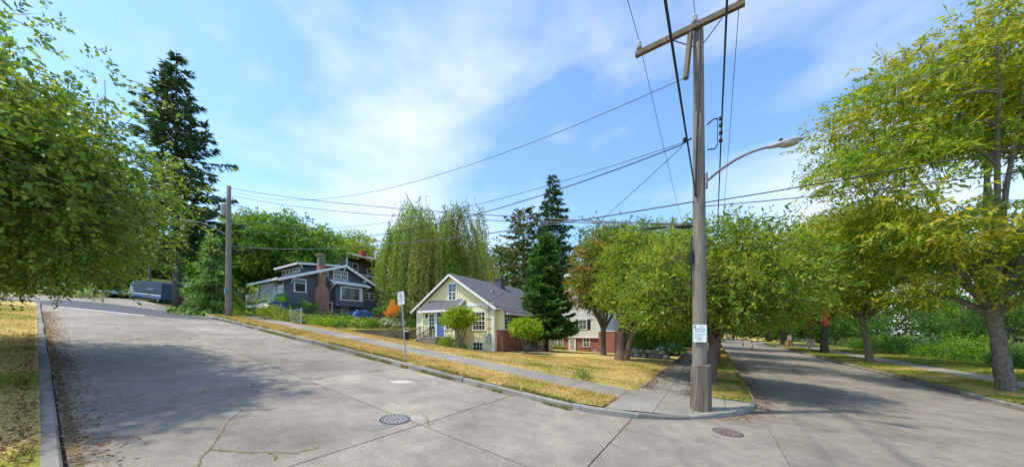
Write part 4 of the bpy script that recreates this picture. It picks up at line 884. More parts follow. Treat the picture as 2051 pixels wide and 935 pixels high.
# left pole
P1 = np.array((-32.1,8.3)); P1z = float(K_(-32.1))
lp_ = thing('utility_pole', 'wooden utility pole with transformer beside the small drooping conifer', 'utility pole', (P1[0],P1[1],P1z)); pole_body(lp_,10.3,.21,.14,(.0,.003))
m = MB(); m.tube([(-.36,.1,-.3),(-.36,.1,5.9)],[.18,.15],12); m.build('old_stub_pole', M['wood_pole'], lp_, org=(0,0,0), smooth=True)
m = MB(); m.lathe((-.42,-.15,8.0),[(.2,0),(.22,.05),(.22,.85),(.16,.92),(.05,1.0)],12); m.build('transformer', M['lamp_grey'], lp_, org=(0,0,0), smooth=False)
m = MB(); m.tube(bez(np.array((0,-.15,6.4)),np.array((-.4,-1.2,7.2)),np.array((-.6,-1.9,7.05)),8),.03,6); m.build('lamp_arm', M['steel'], lp_, org=(0,0,0))
m = MB(); m.box(-.9,-.5,-2.5,-1.85,6.98,7.12); m.build('lamp_head', M['lamp_grey'], lp_, org=(0,0,0))
m = MB(); m.box(-.12,.12,-.225,-.205,1.75,2.2); m.build('pole_notice', M['sign_teal'], lp_, org=(0,0,0))
# further poles along both streets
def far_pole(x, y, z, label):
    o = thing('utility_pole', label, 'utility pole', (x,y,z)); pole_body(o,10.7,.2,.14); m = MB(); m.beam((-1.6,0,10.45),(.95,0,10.45),.11,.14); m.build('crossarm', M['arm_wood'], o, org=(0,0,0)); return o
far_pole(-.2,55,.05,'wooden utility pole farther along the tree lined street'); far_pole(-.4,-34,.1,'wooden utility pole behind the crossing'); far_pole(26,17,-1.2,'wooden utility pole in the park shrubs'); far_pole(-76,10,8,'wooden utility pole at the top of the hill')
def wire(label, a, b, sag, r, mt='wire_grey', n=22):
    a, b = np.array(a,float), np.array(b,float); t = np.linspace(0,1,n)[:,None]; p = a+(b-a)*t; p[:,2] -= 4*sag*(t*(1-t))[:,0]
    m = MB(); m.tube(p, r*.78, 5); o = m.build('overhead_wire', M[mt], None, org=a); tag(o, label, 'wire', 'overhead wires on the poles'); return o
q0 = lambda z, dx=0, dy=0: (P0[0]+dx, P0[1]+dy, z); q1 = lambda z, dx=0, dy=0: (P1[0]+dx, P1[1]+dy, z)
yw = 'thin grey power wire above the tree lined street'
for x, z, e in ((-1.85,10.94,'lawn side'),(.58,10.96,'street side')):
    wire('thin grey power wire from the '+e+' crossarm end along the tree lined street',(x,9.8,z),(x,55,10.7),1.0,.012); wire('thin grey power wire from the '+e+' crossarm end back over the crossing',(x,9.8,z),(x,-34,10.9),.9,.012)
wire('thin grey power wire from the pole top back over the crossing',(-.42,9.8,10.94),(-.5,-34,10.9),.9,.012)
for z, r, e in ((7.85,.018,'thick top'),(7.5,.012,'thin lower'),(7.68,.012,'thin middle')):
    wire(e+' black cable on the spool rack along the tree lined street',(.19,9.8,z),(.1,55,z+.2),1.1,r,'black'); wire(e+' black cable on the spool rack running back over the crossing',(.19,9.8,z),(.1,-34,z+.3),1.0,r,'black')
wire('thick black telephone cable at the pole running back over the crossing',q0(5.9,-.08,-.22),(-.5,-34,7.0),1.0,.021,'black')
wire('high thin grey wire from the wooden arm up to the hill pole',(-.62,9.6,9.15),q1(13.4,.1,-.1),1.9,.013)
wire('grey wire from the dead end bracket up to the hill pole',(-.72,9.86,7.55),q1(11.3,.1,0),1.6,.012)
wire('thick twisted black service cable up to the hill pole',(-.72,9.86,7.5),q1(11.0,.1,0),2.0,.02,'black')
wire('grey telephone cable sagging low from corner pole to hill pole',q0(5.85,-.15,-.1),q1(9.0,.15,0),.7,.024,'wire_grey')
wire('dark cable from the hill pole top down to the corner pole',q1(13.55,.1,0),q0(5.25,-.1,.15),.35,.022,'wire_grey'); wire('dark cable from below the hill pole top down to the corner pole',q1(13.0,.1,0),q0(5.3,-.1,.1),.55,.02,'wire_grey')
wire('service drop from the corner pole to the yellow house',(-.72,9.86,7.45),(-15.25,19.75,4.56),.55,.012,'black')
wire('upper black cable from the corner pole across the street to the park',q0(5.75,.1,-.15),(26,17,9.6),.6,.018,'black'); wire('lower black cable from the corner pole across the street to the park',q0(5.65,.1,-.15),(26,17.3,8.6),.9,.015,'black')
for z, e in ((13.3,'topmost'),(12.6,'second'),(9.5,'lowest')): wire(e+' grey wire from the hill pole on up the hill',q1(z),(-76,10,z+4.5),.8,.014)
def closure(label, a, b, r):
    a, b = np.array(a), np.array(b); m = MB(); t = np.linspace(0,1,7); m.tube([a+(b-a)*k for k in t],[r*.4,r*.85,r,r,r,r*.85,r*.4],9); o = m.build('splice_closure', M['black'], None, org=a, smooth=False); tag(o,label,'cable closure'); return o
closure('fat black splice closure on the cable right beside the corner pole',(-.95,9.98,5.28),(-.42,10.05,5.22),.055); closure('slimmer black splice closure farther out along the same cable',(-1.75,9.98,5.36),(-1.1,9.98,5.30),.038)
# slim pole sign
ns = thing('parking_sign', 'white no parking sign on a leaning steel post in the dry verge', 'sign', (-9.85,7.72,float(K_(-9.85))))
ns.rotation_euler = (0,math.radians(-5),math.radians(10))
m = MB(); m.tube([(0,0,-.3),(0,0,2.5)],.028,8); m.build('post', M['steel'], ns, org=(0,0,0))
pl = plate(ns,.32,.5,(0,-.04,2.4),(0,0,0)); m = MB(); m.box(-.14,-.07,-.003,-.0005,.16,.22); m.build('blue_square', M['sign_teal'], pl, org=(0,0,0))
ring = MB(); k = 20
for i in range(k):
    a, b = 2*PI*i/k, 2*PI*(i+1)/k
    ring.add([(.075*math.cos(a),-.002,.07+.075*math.sin(a)),(.075*math.cos(b),-.002,.07+.075*math.sin(b)),(.058*math.cos(b),-.002,.07+.058*math.sin(b)),(.058*math.cos(a),-.002,.07+.058*math.sin(a))],[(0,1,2,3)])
ring.beam((-.045,-.002,.115),(.045,-.002,.025),.002,.014); ring.build('prohibition_ring', M['sign_grey'], pl, org=(0,0,0)); text_mesh('P',.11,M['sign_ink'],pl,(0,-.0035,.07)); text_mesh('NO',.05,M['sign_grey'],pl,(.04,-.0025,.19))
for tx,sz,z in (('PARKING',.05,-.05),('ANY',.045,-.13),('TIME',.04,-.18)): text_mesh(tx,sz,M['sign_grey'],pl,(0,-.0025,z))
m = MB(); m.box(-.13,.13,-.0022,-.0006,-.096,-.09); m.build('rule', M['sign_grey'], pl, org=(0,0,0))
# ------------------------------------------------------------------ trees
def tz(x, y): return float(terrain(np.array([x]), np.array([y]))[0])
G1 = [(.05,.11,.016),(.09,.17,.022),(.15,.235,.03),(.24,.29,.05)]
G2 = [(.045,.10,.014),(.08,.17,.018),(.14,.24,.022)]
G3 = [(.16,.20,.018),(.24,.24,.022),(.32,.25,.03),(.11,.18,.018)]
GD = [(.026,.055,.02),(.05,.09,.03),(.085,.13,.04)]
lx, ly = -14.2, -3.9
sprig = np.array([(2.0,3.4,7.3),(2.5,4.1,6.9),(1.2,3.6,7.4),(3.0,3.6,6.6),(3.4,4.7,6.0),(3.8,5.1,5.4),(3.6,5.5,4.6),(3.4,5.7,3.9),(3.0,5.6,3.1),(3.8,4.8,3.3),(3.1,5.9,4.3),(.2,3.0,7.4)])
broadleaf('leafy_tree','huge dense broadleaf tree overhanging the left kerb of the sloping street','tree',(lx,ly,float(K_(lx))),2.2,
    [(.6,2.5,4.1,4.5,3.2,2.3),(2.0,3.8,3.6,2.8,2.3,1.7),(-.6,.6,4.4,4.8,4.2,2.5),(-2.5,2.8,3.7,3.6,3.1,2.0),(2.2,2.4,4.6,2.8,2.4,1.7)],2600,.48,10,7,.098,.067,[tuple(.95*v for v in c) for c in G1],1,limbs=12,bark='bark',leafmat='leaf_gloss',tr=.32,droop=.18,twig_len=.40,shell=3.,extra=sprig,low=2.05,stems=True)
# tall fir beyond the top of the street
conifer('fir_tree','tall dark ragged fir rising behind the parked truck',(-44.3,7.6,float(R_(-44.3))),25.6,4.3,2,GD,levels=34,per=8,droop=.12,upturn=.18,base_z=.2,tr=.36,leafL=.5,leafW=.15,dens=11,prof=.75,lean=-.012,ragged=.45,sag=.15)
conifer('drooping_conifer','small bright green drooping conifer beside the hill utility pole',(-36.2,8.35,float(K_(-36.2))),6.9,2.3,3,[(.07,.14,.03),(.12,.21,.04),(.18,.27,.05)],levels=22,per=7,droop=.35,upturn=0,base_z=.1,tr=.13,leafL=.34,leafW=.10,dens=14,prof=.8,sag=.55)
rb = random.Random(9)
for i,(x,y,r,lb) in enumerate(((-33.6,9.7,1.2,'yellow green low shrub at the foot of the hill utility pole'),(-38.5,9.6,1.3,'low yellow shrub under the small drooping conifer'),(-41.5,9.2,1.2,'yellow shrub beside the fir trunk'),(-35.0,10.6,1.5,'taller green shrub behind the hill utility pole'),(-31.0,10.9,1.0,'clipped low green shrub on the bank below the porch'),(-29.0,11.3,.9,'spreading low shrub beside the chain link gate'))):
    shrub('shrub',lb,(x,y,tz(x,y)),(r*1.1,r,r*(.8 if i != 3 else 1.5)),20+i,((.09,.15,.02),(.24,.29,.03)),30,.32,10,5,.13,.06)
# chestnuts and others behind the blue house
def big_tree(label, px, pytop, D, half, seed, pal, n=420, z_base=None, rzf=.75, leaf=.38, name='leafy_tree', cl=1.0, droop=.25, tw=12, low=None, k=6):
    p = at(px, 600, D); zt = at(px, pytop, D)[2]; zb = z_base if z_base is not None else tz(p[0],p[1]); hh = zt-zb; rz_ = hh*rzf/2
    env = [(0,0,hh-rz_,half,half,rz_),(half*.35,-half*.2,hh-rz_*1.25,half*.75,half*.75,rz_*.85),(-half*.4,half*.2,hh-rz_*1.2,half*.75,half*.75,rz_*.8)]
    return broadleaf(name,label,'tree',(p[0],p[1],zb),max(1.2,hh*(1-rzf)*1.0),env,n,cl,tw,k,leaf,leaf*.5,pal,seed,limbs=9,bark='bark_dark',tr=.035*hh,droop=droop,twig_len=cl*.8,low=low,flat=.42,tri=True)
big_tree('broad dark green chestnut tree directly behind the blue house',575,436,47,7.6,31,[(.04,.10,.015),(.07,.15,.02),(.13,.21,.025)],620)
big_tree('bronze tinged tree behind the hill utility pole',500,426,58,5.0,32,[(.10,.11,.02),(.18,.15,.03),(.13,.17,.02)],260)
big_tree('yellow green tree above the brown hill house',705,466,74,7.5,33,[(.10,.17,.02),(.17,.23,.02),(.24,.25,.03)],380,cl=1.2)
big_tree('mid green tree left of the hill utility pole',420,470,50,5.5,34,[(.05,.11,.015),(.10,.17,.02)],300)
big_tree('dense green tree between the fir and the chestnut',470,480,44,4.5,35,[(.06,.13,.015),(.12,.21,.02)],260)
for i,(px,py,D,h) in enumerate(((40,540,62,6),(110,535,66,7),(190,530,64,6),(270,520,70,7),(10,500,75,8),(330,480,72,7))):
    big_tree(['round dark tree behind the white flowering hedge','broad shaded tree behind the white flowering hedge','low dark tree above the little trailer','dark green tree rising behind the truck','tall shaded tree at the far end of the upper street','tall dark tree between truck and fir'][i],px,py,D,h,40+i,[(.025,.055,.012),(.05,.10,.018)],170,cl=1.3,leaf=.42,tw=9,rzf=.92)
# willow
def willow(label, loc, h, rad, seed, n_str=1500):
    rng = np.random.default_rng(seed); root = thing('willow_tree', label, 'willow tree', tuple(loc)); m = MB(); m.tube([(0,0,-.3),(.1,0,h*.2),(-.1,.1,h*.4)],[.75,.55,.45],10)
    tips = []
    for i in range(16):
        a = rng.uniform(0,2*PI); rr = rad*rng.uniform(.3,.9); p = np.array((rr*math.cos(a),rr*math.sin(a),h*rng.uniform(.66,.97))); st = np.array((-.1,.1,h*.38)); q = st*.4+p*.6; q[2] += h*.12
        pts = bez(st,q,p,9); pts[1:-1] += rng.normal(0,.15,(7,3)); m.tube(pts, np.linspace(.26,.03,9), 6); tips.append(pts[3:])
    for i in range(9):
        a = rng.uniform(-1.2,.6); p = np.array((rad*rng.uniform(.1,1.0)*math.cos(a),rad*.5*math.sin(a),h*rng.uniform(.80,.93))); pts = bez(np.array((0,0,h*.6)),np.array((p[0]*.4,p[1]*.4,h*.85)),p,8); pts[1:-1] += rng.normal(0,.12,(6,3)); m.tube(pts,np.linspace(.1,.015,8),5)
    m.build('trunk', M['bark'], root, org=(0,0,0), smooth=True); T = np.vstack(tips)
    nb = max(40,n_str//17); SB = T[rng.integers(0,len(T),nb)]+rng.normal(0,1,(nb,3))*np.array((rad*.2,rad*.2,h*.06)); bi = rng.integers(0,nb,n_str); S = SB[bi]+rng.normal(0,1,(n_str,3))*np.array((.62,.62,.6)); bundle = np.clip(rng.random(nb)[bi]+rng.normal(0,.12,n_str),0,.999); bl = rng.uniform(.12,.66,nb)[bi]; bo = rng.normal(0,.35,(nb,2))[bi]
    rxy = np.linalg.norm(S[:,:2],axis=1); S[:,:2] *= np.minimum(1,rad/np.maximum(rxy,.1))[:,None]
    L = np.minimum(bl*rng.uniform(.7,1.15,n_str)*h, S[:,2]-.6); PO,AD,TI = [],[],[]; pal = np.array([(.13,.20,.028),(.21,.26,.035),(.22,.20,.075),(.11,.18,.04)])
    for i in range(n_str):
        k = max(4,int(L[i]/.23)); t = np.linspace(0,1,k); o = nrm(S[i:i+1]*np.array((1,1,0)))[0]; sway = rng.uniform(.05,.32)*L[i]; o = nrm((o+np.array((bo[i,0],bo[i,1],0)))[None])[0]
        p = S[i]+o*(sway*np.sin(t*1.6))[:,None]+np.array((0,0,-1))*(L[i]*(t**1.15))[:,None]+rng.normal(0,.05,(k,3)); ad = nrm(np.array((0,0,-1.))+rng.normal(0,.42,(k,3)))
        c = pal[int(bundle[i]*3.999)]*rng.uniform(.75,1.25)
        for e in range(2): PO.append(p+rng.normal(0,.07,(k,3))); AD.append(nrm(ad+rng.normal(0,.25,(k,3)))); TI.append(np.tile(c,(k,1))*rng.uniform(.8,1.2,(k,1)))
    PO,AD,TI = np.vstack(PO),np.vstack(AD),np.vstack(TI); n = len(PO); leaves_mesh('crown',PO,AD,.33*rng.uniform(.7,1.3,n),.088*rng.uniform(.7,1.3,n),TI,M['leaf'],root,rng); return root
wp = at(878,600,41.5); willow('weeping willow with long hanging strands behind the yellow house',(wp[0],wp[1],1.5),18.6,6.3,50,1750)
wp = at(965,600,50); willow('thinner yellow green willow behind the yellow house chimney',(wp[0],wp[1],1.0),13.5,4.2,51,560)
# conifers behind
p = at(1106,600,58); conifer('tall_conifer','tall dark spire conifer behind the white house',(p[0],p[1],0),31.5,6.0,52,GD,levels=36,per=8,droop=.25,upturn=.12,base_z=.2,tr=.4,leafL=.7,leafW=.2,dens=7,prof=.8,ragged=.4)
p = at(1048,600,62); conifer('pine_tree','ragged olive pine left of the tall spire conifer',(p[0],p[1],0),27,6.5,53,[(.06,.085,.025),(.10,.12,.03),(.14,.15,.04)],levels=20,per=8,droop=-.1,upturn=.1,base_z=.25,tr=.4,leafL=.7,leafW=.24,dens=6,prof=.45,ragged=.5)
p = at(965,560,95); conifer('distant_conifer','small distant conifer showing between willow and pine',(p[0],p[1],8),22,4,54,GD,levels=18,per=7,leafL=.9,leafW=.3,dens=4)
p = at(1094,600,29.5); conifer('cypress_tree','dense green cypress between the yellow and white houses',(p[0],p[1],tz(p[0],p[1])),11.3,2.25,55,[(.03,.085,.02),(.06,.14,.028),(.10,.19,.035)],levels=44,per=13,droop=-.05,upturn=.15,base_z=.12,tr=.24,leafL=.36,leafW=.17,dens=17,prof=.62,ragged=.26,sag=.12,bark='bark_red')
p = at(1010,600,36.5); shrub('laurel_bush','rounded bright green bush behind the yellow house roof',(p[0],p[1],tz(p[0],p[1])),(3.3,3.0,5.0),56,((.11,.24,.01),(.25,.37,.01)),110,.6,12,6,.22,.11,stems=8)
for i,(px,pt,D,hf,c) in enumerate(((930,470,66,6,0),(1000,480,70,6,1),(1080,470,75,7,0),(1180,440,60,6,1),(1260,450,62,6,0),(1340,455,66,6,1),(830,455,70,6,0))):
    big_tree(['olive tree behind the thin willow','grey green tree behind the laurel','dark tree behind the cypress','green tree rising behind the white house roof','dark green tree behind the lawn tree','green tree far behind the corner pole','olive tree far behind the weeping willow'][i],px,pt,D,hf,60+i,[(.05,.075,.018),(.10,.12,.03)] if c == 0 else [(.06,.10,.02),(.12,.17,.025)],190,cl=1.2,leaf=.42,tw=9,rzf=.92)
# red tipped tree and lawn tree
p = at(1208,690,25.5); broadleaf('red_tipped_tree','dense evergreen tree with red tipped leaves before the white house','tree',(p[0],p[1],tz(p[0],p[1])),2.2,[(0,0,7.0,2.7,2.7,3.4),(1.2,.6,8.2,2.4,2.4,2.2),(-.4,0,5.6,2.3,2.3,1.8)],560,.52,13,6,.17,.085,[(.035,.075,.012),(.09,.14,.015),(.16,.19,.02),(.12,.17,.015),(.10,.15,.015),(.30,.12,.028)],70,limbs=9,bark='bark_dark',tr=.2,leafmat='leaf_gloss',twig_len=.35,low=3.3,ctf=lambda C, g: np.where(g.random(len(C)) < sstep(-.6,2.2,-C[:,0]*.84-C[:,1]*.54+(C[:,2]-7.5)*.25)*.42, .97, g.random(len(C))*.72))
sp_ = lambda r,z: (r*math.cos(z*2.4), r*math.sin(z*2.4), z)
broadleaf('lawn_tree','broad two stemmed tree on the dry corner lawn beside the sidewalk','tree',(-4.95,20.5,float(lot(-4.95,20.5))),1.9,[(1.4,.5,5.2,2.6,2.6,2.5),(2.6,1.2,4.3,2.4,2.4,2.2),(1.2,.7,6.8,2.0,2.0,1.9),(3.2,1.6,3.0,2.0,2.0,1.4),(.2,-.3,4.6,1.8,1.8,1.4)],640,.57,12,6,.16,.078,[(.055,.105,.014),(.10,.165,.018),(.18,.245,.022),(.20,.24,.03)],71,limbs=11,bark='bark_red',tr=.33,droop=.12,twig_len=.42,flat=.45,low=2.0,stems=True)
m = MB(); m.tube([(-4.72,20.42,.1),(-4.55,20.4,.8),(-4.2,20.35,2.2),(-3.7,20.2,3.6)],[.26,.2,.16,.08],9); lt = [o for o in bpy.data.objects if o.name == 'lawn_tree'][0]; m.build('second_stem', M['bark_red'], lt, smooth=True)
# street trees on the left strip of the right street
for i,(x,y,h,n,lb) in enumerate(((-.1,14.9,6.6,640,'street tree with bare leaning trunk directly behind the corner pole'),(.2,25.5,8.6,420,'second street tree past the corner pole'),(.3,36,9.5,330,'third street tree past the corner pole'),(.3,49,10,240,'fourth street tree past the corner pole'))):
    rr = (3.0,4.4,4.6,4.6)[i]; f = (1.7,2.4,2.6,2.6)[i]
    broadleaf('street_tree',lb,'tree',(x,y,float(K_(x))),f,[(0,0,h*.62,rr,rr,h*.36),(-.9,.8,h*.5,rr*.85,rr*.85,h*.27),(1.0,.6,h*.56,rr*.8,rr*.8,h*.3)],n,.55+.08*i,13,6,.145+.03*i,.07+.012*i,[(.05,.10,.014),(.10,.165,.02),(.17,.24,.025),(.19,.23,.03)],80+i,limbs=10,bark='bark_red',tr=.21,droop=.1,twig_len=.45,flat=.5,lean=(.15,.1),low=(2.5,3.3,3.5,3.5)[i],stems=i == 0)
# ash trees on the far verge
ASH = [(.09,.17,.015),(.16,.23,.018),(.23,.27,.02),(.32,.27,.025),(.08,.15,.02)]
broadleaf('ash_tree','large spreading ash with mottled grey trunk on the far verge','tree',(10.2,21.9,float(K_(10.2))),3.4,
    [(-.9,-.2,12.7,4.7,4.7,2.5),(2.6,1.6,12.9,4.2,4.2,2.6),(-4.2,-2.4,9.5,2.4,2.6,1.0),(-2.2,-.6,10.6,2.6,2.6,1.0),(3.4,2.2,10.2,3.0,3.0,.9),(-2.7,-1.2,6.3,3.4,3.4,1.3),(1.8,1.6,6.2,3.6,3.6,1.4),(-4.8,1.2,7.3,2.6,3.0,.9),(-3.8,-1.8,7.9,2.0,2.0,.7),(0,-1.6,4.6,3.0,2.4,.8)],600,.8,14,10,.235,.07,ASH,90,limbs=17,bark='bark',tr=.23,droop=.22,twig_len=.75,flat=.3,lean=(-.55,-.35),fork=.55,shell=2.6,stems=True)
broadleaf('ash_tree','slimmer ash with pale forked trunk between the big ash and the flagged tree','tree',(10.4,35.9,float(K_(10.4))),3.6,
    [(-1.0,0,9.6,4.4,4.4,2.2),(-2.6,-1.0,7.2,3.6,3.6,1.1),(1.6,.5,7.4,3.6,3.6,1.2),(-2.4,1.5,5.4,3.4,3.4,.9),(1.4,-1.0,5.2,3,3,.8)],420,.85,11,10,.29,.09,ASH,91,limbs=12,bark='bark',tr=.21,droop=.2,twig_len=.75,flat=.5,lean=(-.5,.0),fork=.5)
broadleaf('ash_tree','dark forked street tree with a red cloth hanging in it','tree',(10.9,50.2,float(K_(10.9))),3.4,
    [(-.6,0,8.8,5.2,5.2,4.2),(-2.0,0,6.4,4.0,4.4,2.4)],360,1.0,10,10,.34,.11,[(.09,.17,.015),(.15,.22,.018),(.24,.24,.02),(.34,.19,.02)],92,limbs=12,bark='bark_dark',tr=.34,droop=.2,twig_len=.85,flat=.5,fork=.5)
for i,(x,y,lb) in enumerate(((10.6,74,'slender street tree beyond the small post on the far verge'),(10.4,66,'pale trunked street tree near the orange stake'),(10.8,92,'dark street tree at the end of the far verge'))):
    broadleaf('ash_tree',lb,'tree',(x,y,float(K_(x))),3.2,[(-.4,0,8.0,4.8,4.8,4.0),(-1.5,0,5.6,4,4,2.0)],190,1.1,9,9,.36,.10,[(.07,.15,.015),(.12,.20,.018),(.19,.23,.02)],94+i,tri=True,limbs=8,bark='bark_dark' if i != 1 else 'bark',tr=.28,droop=.2,twig_len=.9,flat=.5)
# small garden trees before the yellow house
p = at(921,702,24.3); z0 = float(lot(p[0],p[1]))
broadleaf('ornamental_tree','small umbrella shaped tree with twisted bare stems by the entry steps','tree',(p[0],p[1],z0),.25,[(-.05,0,2.6,1.2,1.2,.55),(-.4,-.1,2.3,1.0,1.0,.4),(.85,0,2.6,.55,.55,.35),(-.9,.1,2.75,.45,.45,.3),(.2,-.3,3.05,.5,.5,.25)],120,.26,11,6,.15,.075,[(.08,.15,.012),(.14,.22,.014),(.26,.31,.02)],101,limbs=6,bark='bark',tr=.09,twig_len=.25,fork=.6,low=1.85)
p = at(1052,703,23.8); z0 = float(lot(p[0],p[1]))
broadleaf('ornamental_tree','small umbrella shaped tree with pale bare stems by the brick bay','tree',(p[0],p[1],z0),.2,[(0,0,2.0,1.1,1.1,.5),(.4,-.1,1.8,.9,.9,.4),(-.8,.1,2.15,.45,.45,.3),(.5,0,2.4,.45,.45,.25)],105,.26,11,6,.14,.08,[(.10,.18,.014),(.17,.26,.018),(.28,.34,.03)],102,limbs=6,bark='bark',tr=.08,twig_len=.25,fork=.6,low=1.4)
def on_lot(px, D): q = at(px,700,D); return (q[0],q[1],float(lot(q[0],q[1])))
shrub('shrub','spiky light green shrub beside the entry steps of the yellow house',on_lot(893,25.2),(.75,.7,.8),110,((.10,.18,.03),(.24,.32,.06)),26,.26,10,6,.22,.04)
for i,(px,D) in enumerate(((1107,40.2),(1124,40.2),(1161,39.3),(1177,38.6))): q = on_lot(px,D); shrub('shrub',['tiny shrub below the twin brick windows','tiny shrub left of the white basement door','small shrub right of the white basement door','larger rounded shrub below the single brick window'][i],q,(.45+.35*(i == 3),.45,.45+.2*(i == 3)),111+i,((.12,.20,.02),(.22,.30,.03)),16,.2,9,5,.12,.06)
q = on_lot(1195,17.5); shrub('weed_tuft','small green weed tuft on the bank edge of the lawn',(at(1193,772,12.4)[0],10.75,float(lot(-4.6,10.75))),(.3,.15,.12),116,((.05,.10,.015),(.09,.15,.02)),14,.1,8,4,.06,.03)
# hedge right of the lawn tree, rockery
q = at(1300,690,27); shrub('hedge_bush','wide green hedge bush above the rockery stones',(q[0],q[1],.45),(2.6,1.7,1.7),120,((.04,.11,.012),(.09,.20,.02)),80,.42,11,6,.16,.08)
rw = thing('rockery_wall','low dry wall of rounded grey boulders below the hedge bush','stone wall',(-4.4,26.2,.2)); rr = np.random.default_rng(4)
bm = MB(); bm.prism([(-6.6,26.9,-.5),(-3.1,26.9,-.5),(-3.1,26.9,.35),(-6.6,26.9,.65)],(0,3,0)); bm.build('earth_bank', M['dirt'], rw)
for row in range(2):
    for i in range(8-row):
        cx = -6.7+.24*row+i*.52+rr.uniform(-.06,.06); rx,ry,rzz = rr.uniform(.22,.33),rr.uniform(.22,.3),rr.uniform(.17,.24); cz = float(lot(cx,26.4))+.12+row*.34; m = MB(); vs = []
        for a in range(6):
            th = PI*(a+.5)/6
            for b in range(9): ph = 2*PI*b/9; k = 1+rr.uniform(-.12,.12); vs.append((cx+rx*k*math.sin(th)*math.cos(ph), 26.55+row*.12+ry*k*math.sin(th)*math.sin(ph), cz+rzz*k*math.cos(th)))
        m.add(vs,[(a*9+b,(a+1)*9+b,(a+1)*9+(b+1)%9,a*9+(b+1)%9) for a in range(5) for b in range(9)]+[tuple(range(9)),tuple(45+b for b in range(8,-1,-1))]); m.build('boulder',M['rock'],rw,smooth=True)
# shrubs and woodland right of the far pavement
hb = random.Random(12); labs = ['glossy bush at the near end of the park hedge','dark clipped bush beside the big ash trunk','square dark bush behind the far grass','olive bush in the park hedge row','bright bush between the two ash trunks','rounded green bush past the slim ash','tall bright bush behind the slim ash','low bush near the red flagged tree','spreading bush behind the red flagged tree','bright hedge bush behind the small board','dark bush behind the orange stake','yellow green bush by the far driveway','low hedge bush near the street end','pale shrub at the far end of the hedge']
for i in range(14):
    y = 19.5+i*4.1; x = 18.0+hb.uniform(-.6,1.2); r = hb.uniform(1.0,2.2); dk = i in (1,2,4,7,10)
    shrub('hedge_bush',labs[i],(x,y,-.5),(r,r*1.15,r*hb.uniform(.65,.95)),130+i,((.02,.06,.012),(.05,.12,.02)) if dk else (((.045,.11,.012),(.11,.20,.015)),((.07,.11,.02),(.15,.18,.03)),((.03,.08,.018),(.08,.16,.025)))[i % 3],48,.42,8,5,.18,.095)
for i in range(8):
    y = 24+i*7.5; x = 23.5+hb.uniform(-1,2); r = hb.uniform(1.8,2.8)
    shrub('park_bush',['fern green park bush behind the near hedge','bright park bush below the bare trunks','mottled park bush below the bare trunks','green park bush behind the hedge row','yellowish park bush deep behind the hedge','dense park bush behind the slim ash hedge','park bush behind the flagged tree hedge','park bush near the street end hedge'][i],(x,y,-1.0),(r,r*1.2,r*1.0),150+i,((.03,.08,.012),(.11,.19,.02)) if i % 2 else ((.05,.11,.012),(.16,.25,.02)),46,.55,8,5,.22,.11)
wp_ = []
for i in range(9):
    y = 22+i*9+hb.uniform(-2,2); x = 31+hb.uniform(-3,6); h = hb.uniform(6.0,9)
    if i < 2: h = 9.5
    broadleaf('woodland_tree',['slender bare trunked tree in the park behind the big ash','thin trunked park tree right of the bare trunks','bare trunked park tree above the hedge','park tree with thin pale trunk behind the hedge','shaded park tree behind the slim ash','park tree behind the red flagged tree','park tree behind the orange stake','park tree by the far driveway','park tree at the street end'][i],'tree',(x,y,-2.0),h*.55,[(0,0,h*.85,3.4,3.4,h*.32),(.5,.5,h*.7,2.6,2.6,h*.2)],130,1.0,9,7,.28,.12,[(.025,.065,.012),(.05,.11,.018),(.10,.17,.02)],170+i,tri=True,limbs=7,bark='bark' if i % 2 else 'bark_red',tr=.16,twig_len=.7)
# trees that close the far end of the right street
for i,(x,y,hf,h) in enumerate(((-4,98,6,11),(5,112,7,12),(14,108,6,10),(20,96,6,11),(-9,84,5,10),(-7,66,4.2,9),(-9,52,4,8.5),(28,112,7,12))):
    broadleaf('street_end_tree',['dark tree left of the street end','broad tree closing the end of the street','tree right of the street end','tree behind the far driveway','tree in the far front garden beyond the hedge','garden tree beyond the parked dark car','garden tree beyond the rockery hedge','tree deep in the park beyond the street end'][i],'tree',(x,y,-.3),1.6,[(0,0,h*.55,hf,hf,h*.48),(.8,0,h*.35,hf,hf,h*.3)],230,1.2,9,6,.42,.2,[(.03,.07,.012),(.06,.125,.018),(.10,.17,.02)],190+i,tri=True,limbs=7,bark='bark_dark',tr=.3,twig_len=.9)
# far wood masses on the horizon
def wood(label, pts, hgt, seed, pal, dens=4.):
    rng = np.random.default_rng(seed); Cn = []
    for (x0,y0),(x1,y1) in zip(pts[:-1],pts[1:]):
        n = int(math.hypot(x1-x0,y1-y0)*dens); t = rng.random(n); q = rng.random(n)**.6; Cn.append(np.stack([x0+(x1-x0)*t+rng.normal(0,4,n),y0+(y1-y0)*t+rng.normal(0,4,n),hgt*q*(.75+.25*np.sin(t*23+seed))],1))
    Cn = np.vstack(Cn); k = 16; P = np.repeat(Cn,k,0)+rng.normal(0,1.0,(len(Cn)*k,3)); P[:,2] = np.maximum(P[:,2],-3.2); n = len(P); t = np.repeat(rng.random(len(Cn)),k)[:,None]; tint = np.array(pal[0])*(1-t)+np.array(pal[1])*t
    o = leaves_mesh('far_wood',P,rand_dir(rng,n),1.1*rng.uniform(.6,1.3,n),.6*rng.uniform(.6,1.3,n),tint,M['leaf'],None,rng,tri=True); tag(o,label,'trees',kind='stuff')
wood('far off wood beyond the park',[(75,5),(70,60),(60,130),(20,160),(-40,170)],12,1,((.02,.045,.012),(.045,.085,.018)),9.)
wood('wooded hillside behind the houses',[(-40,95),(-75,75),(-95,45),(-110,10),(-95,-25),(-70,-40)],15,2,((.03,.065,.014),(.07,.12,.02)))

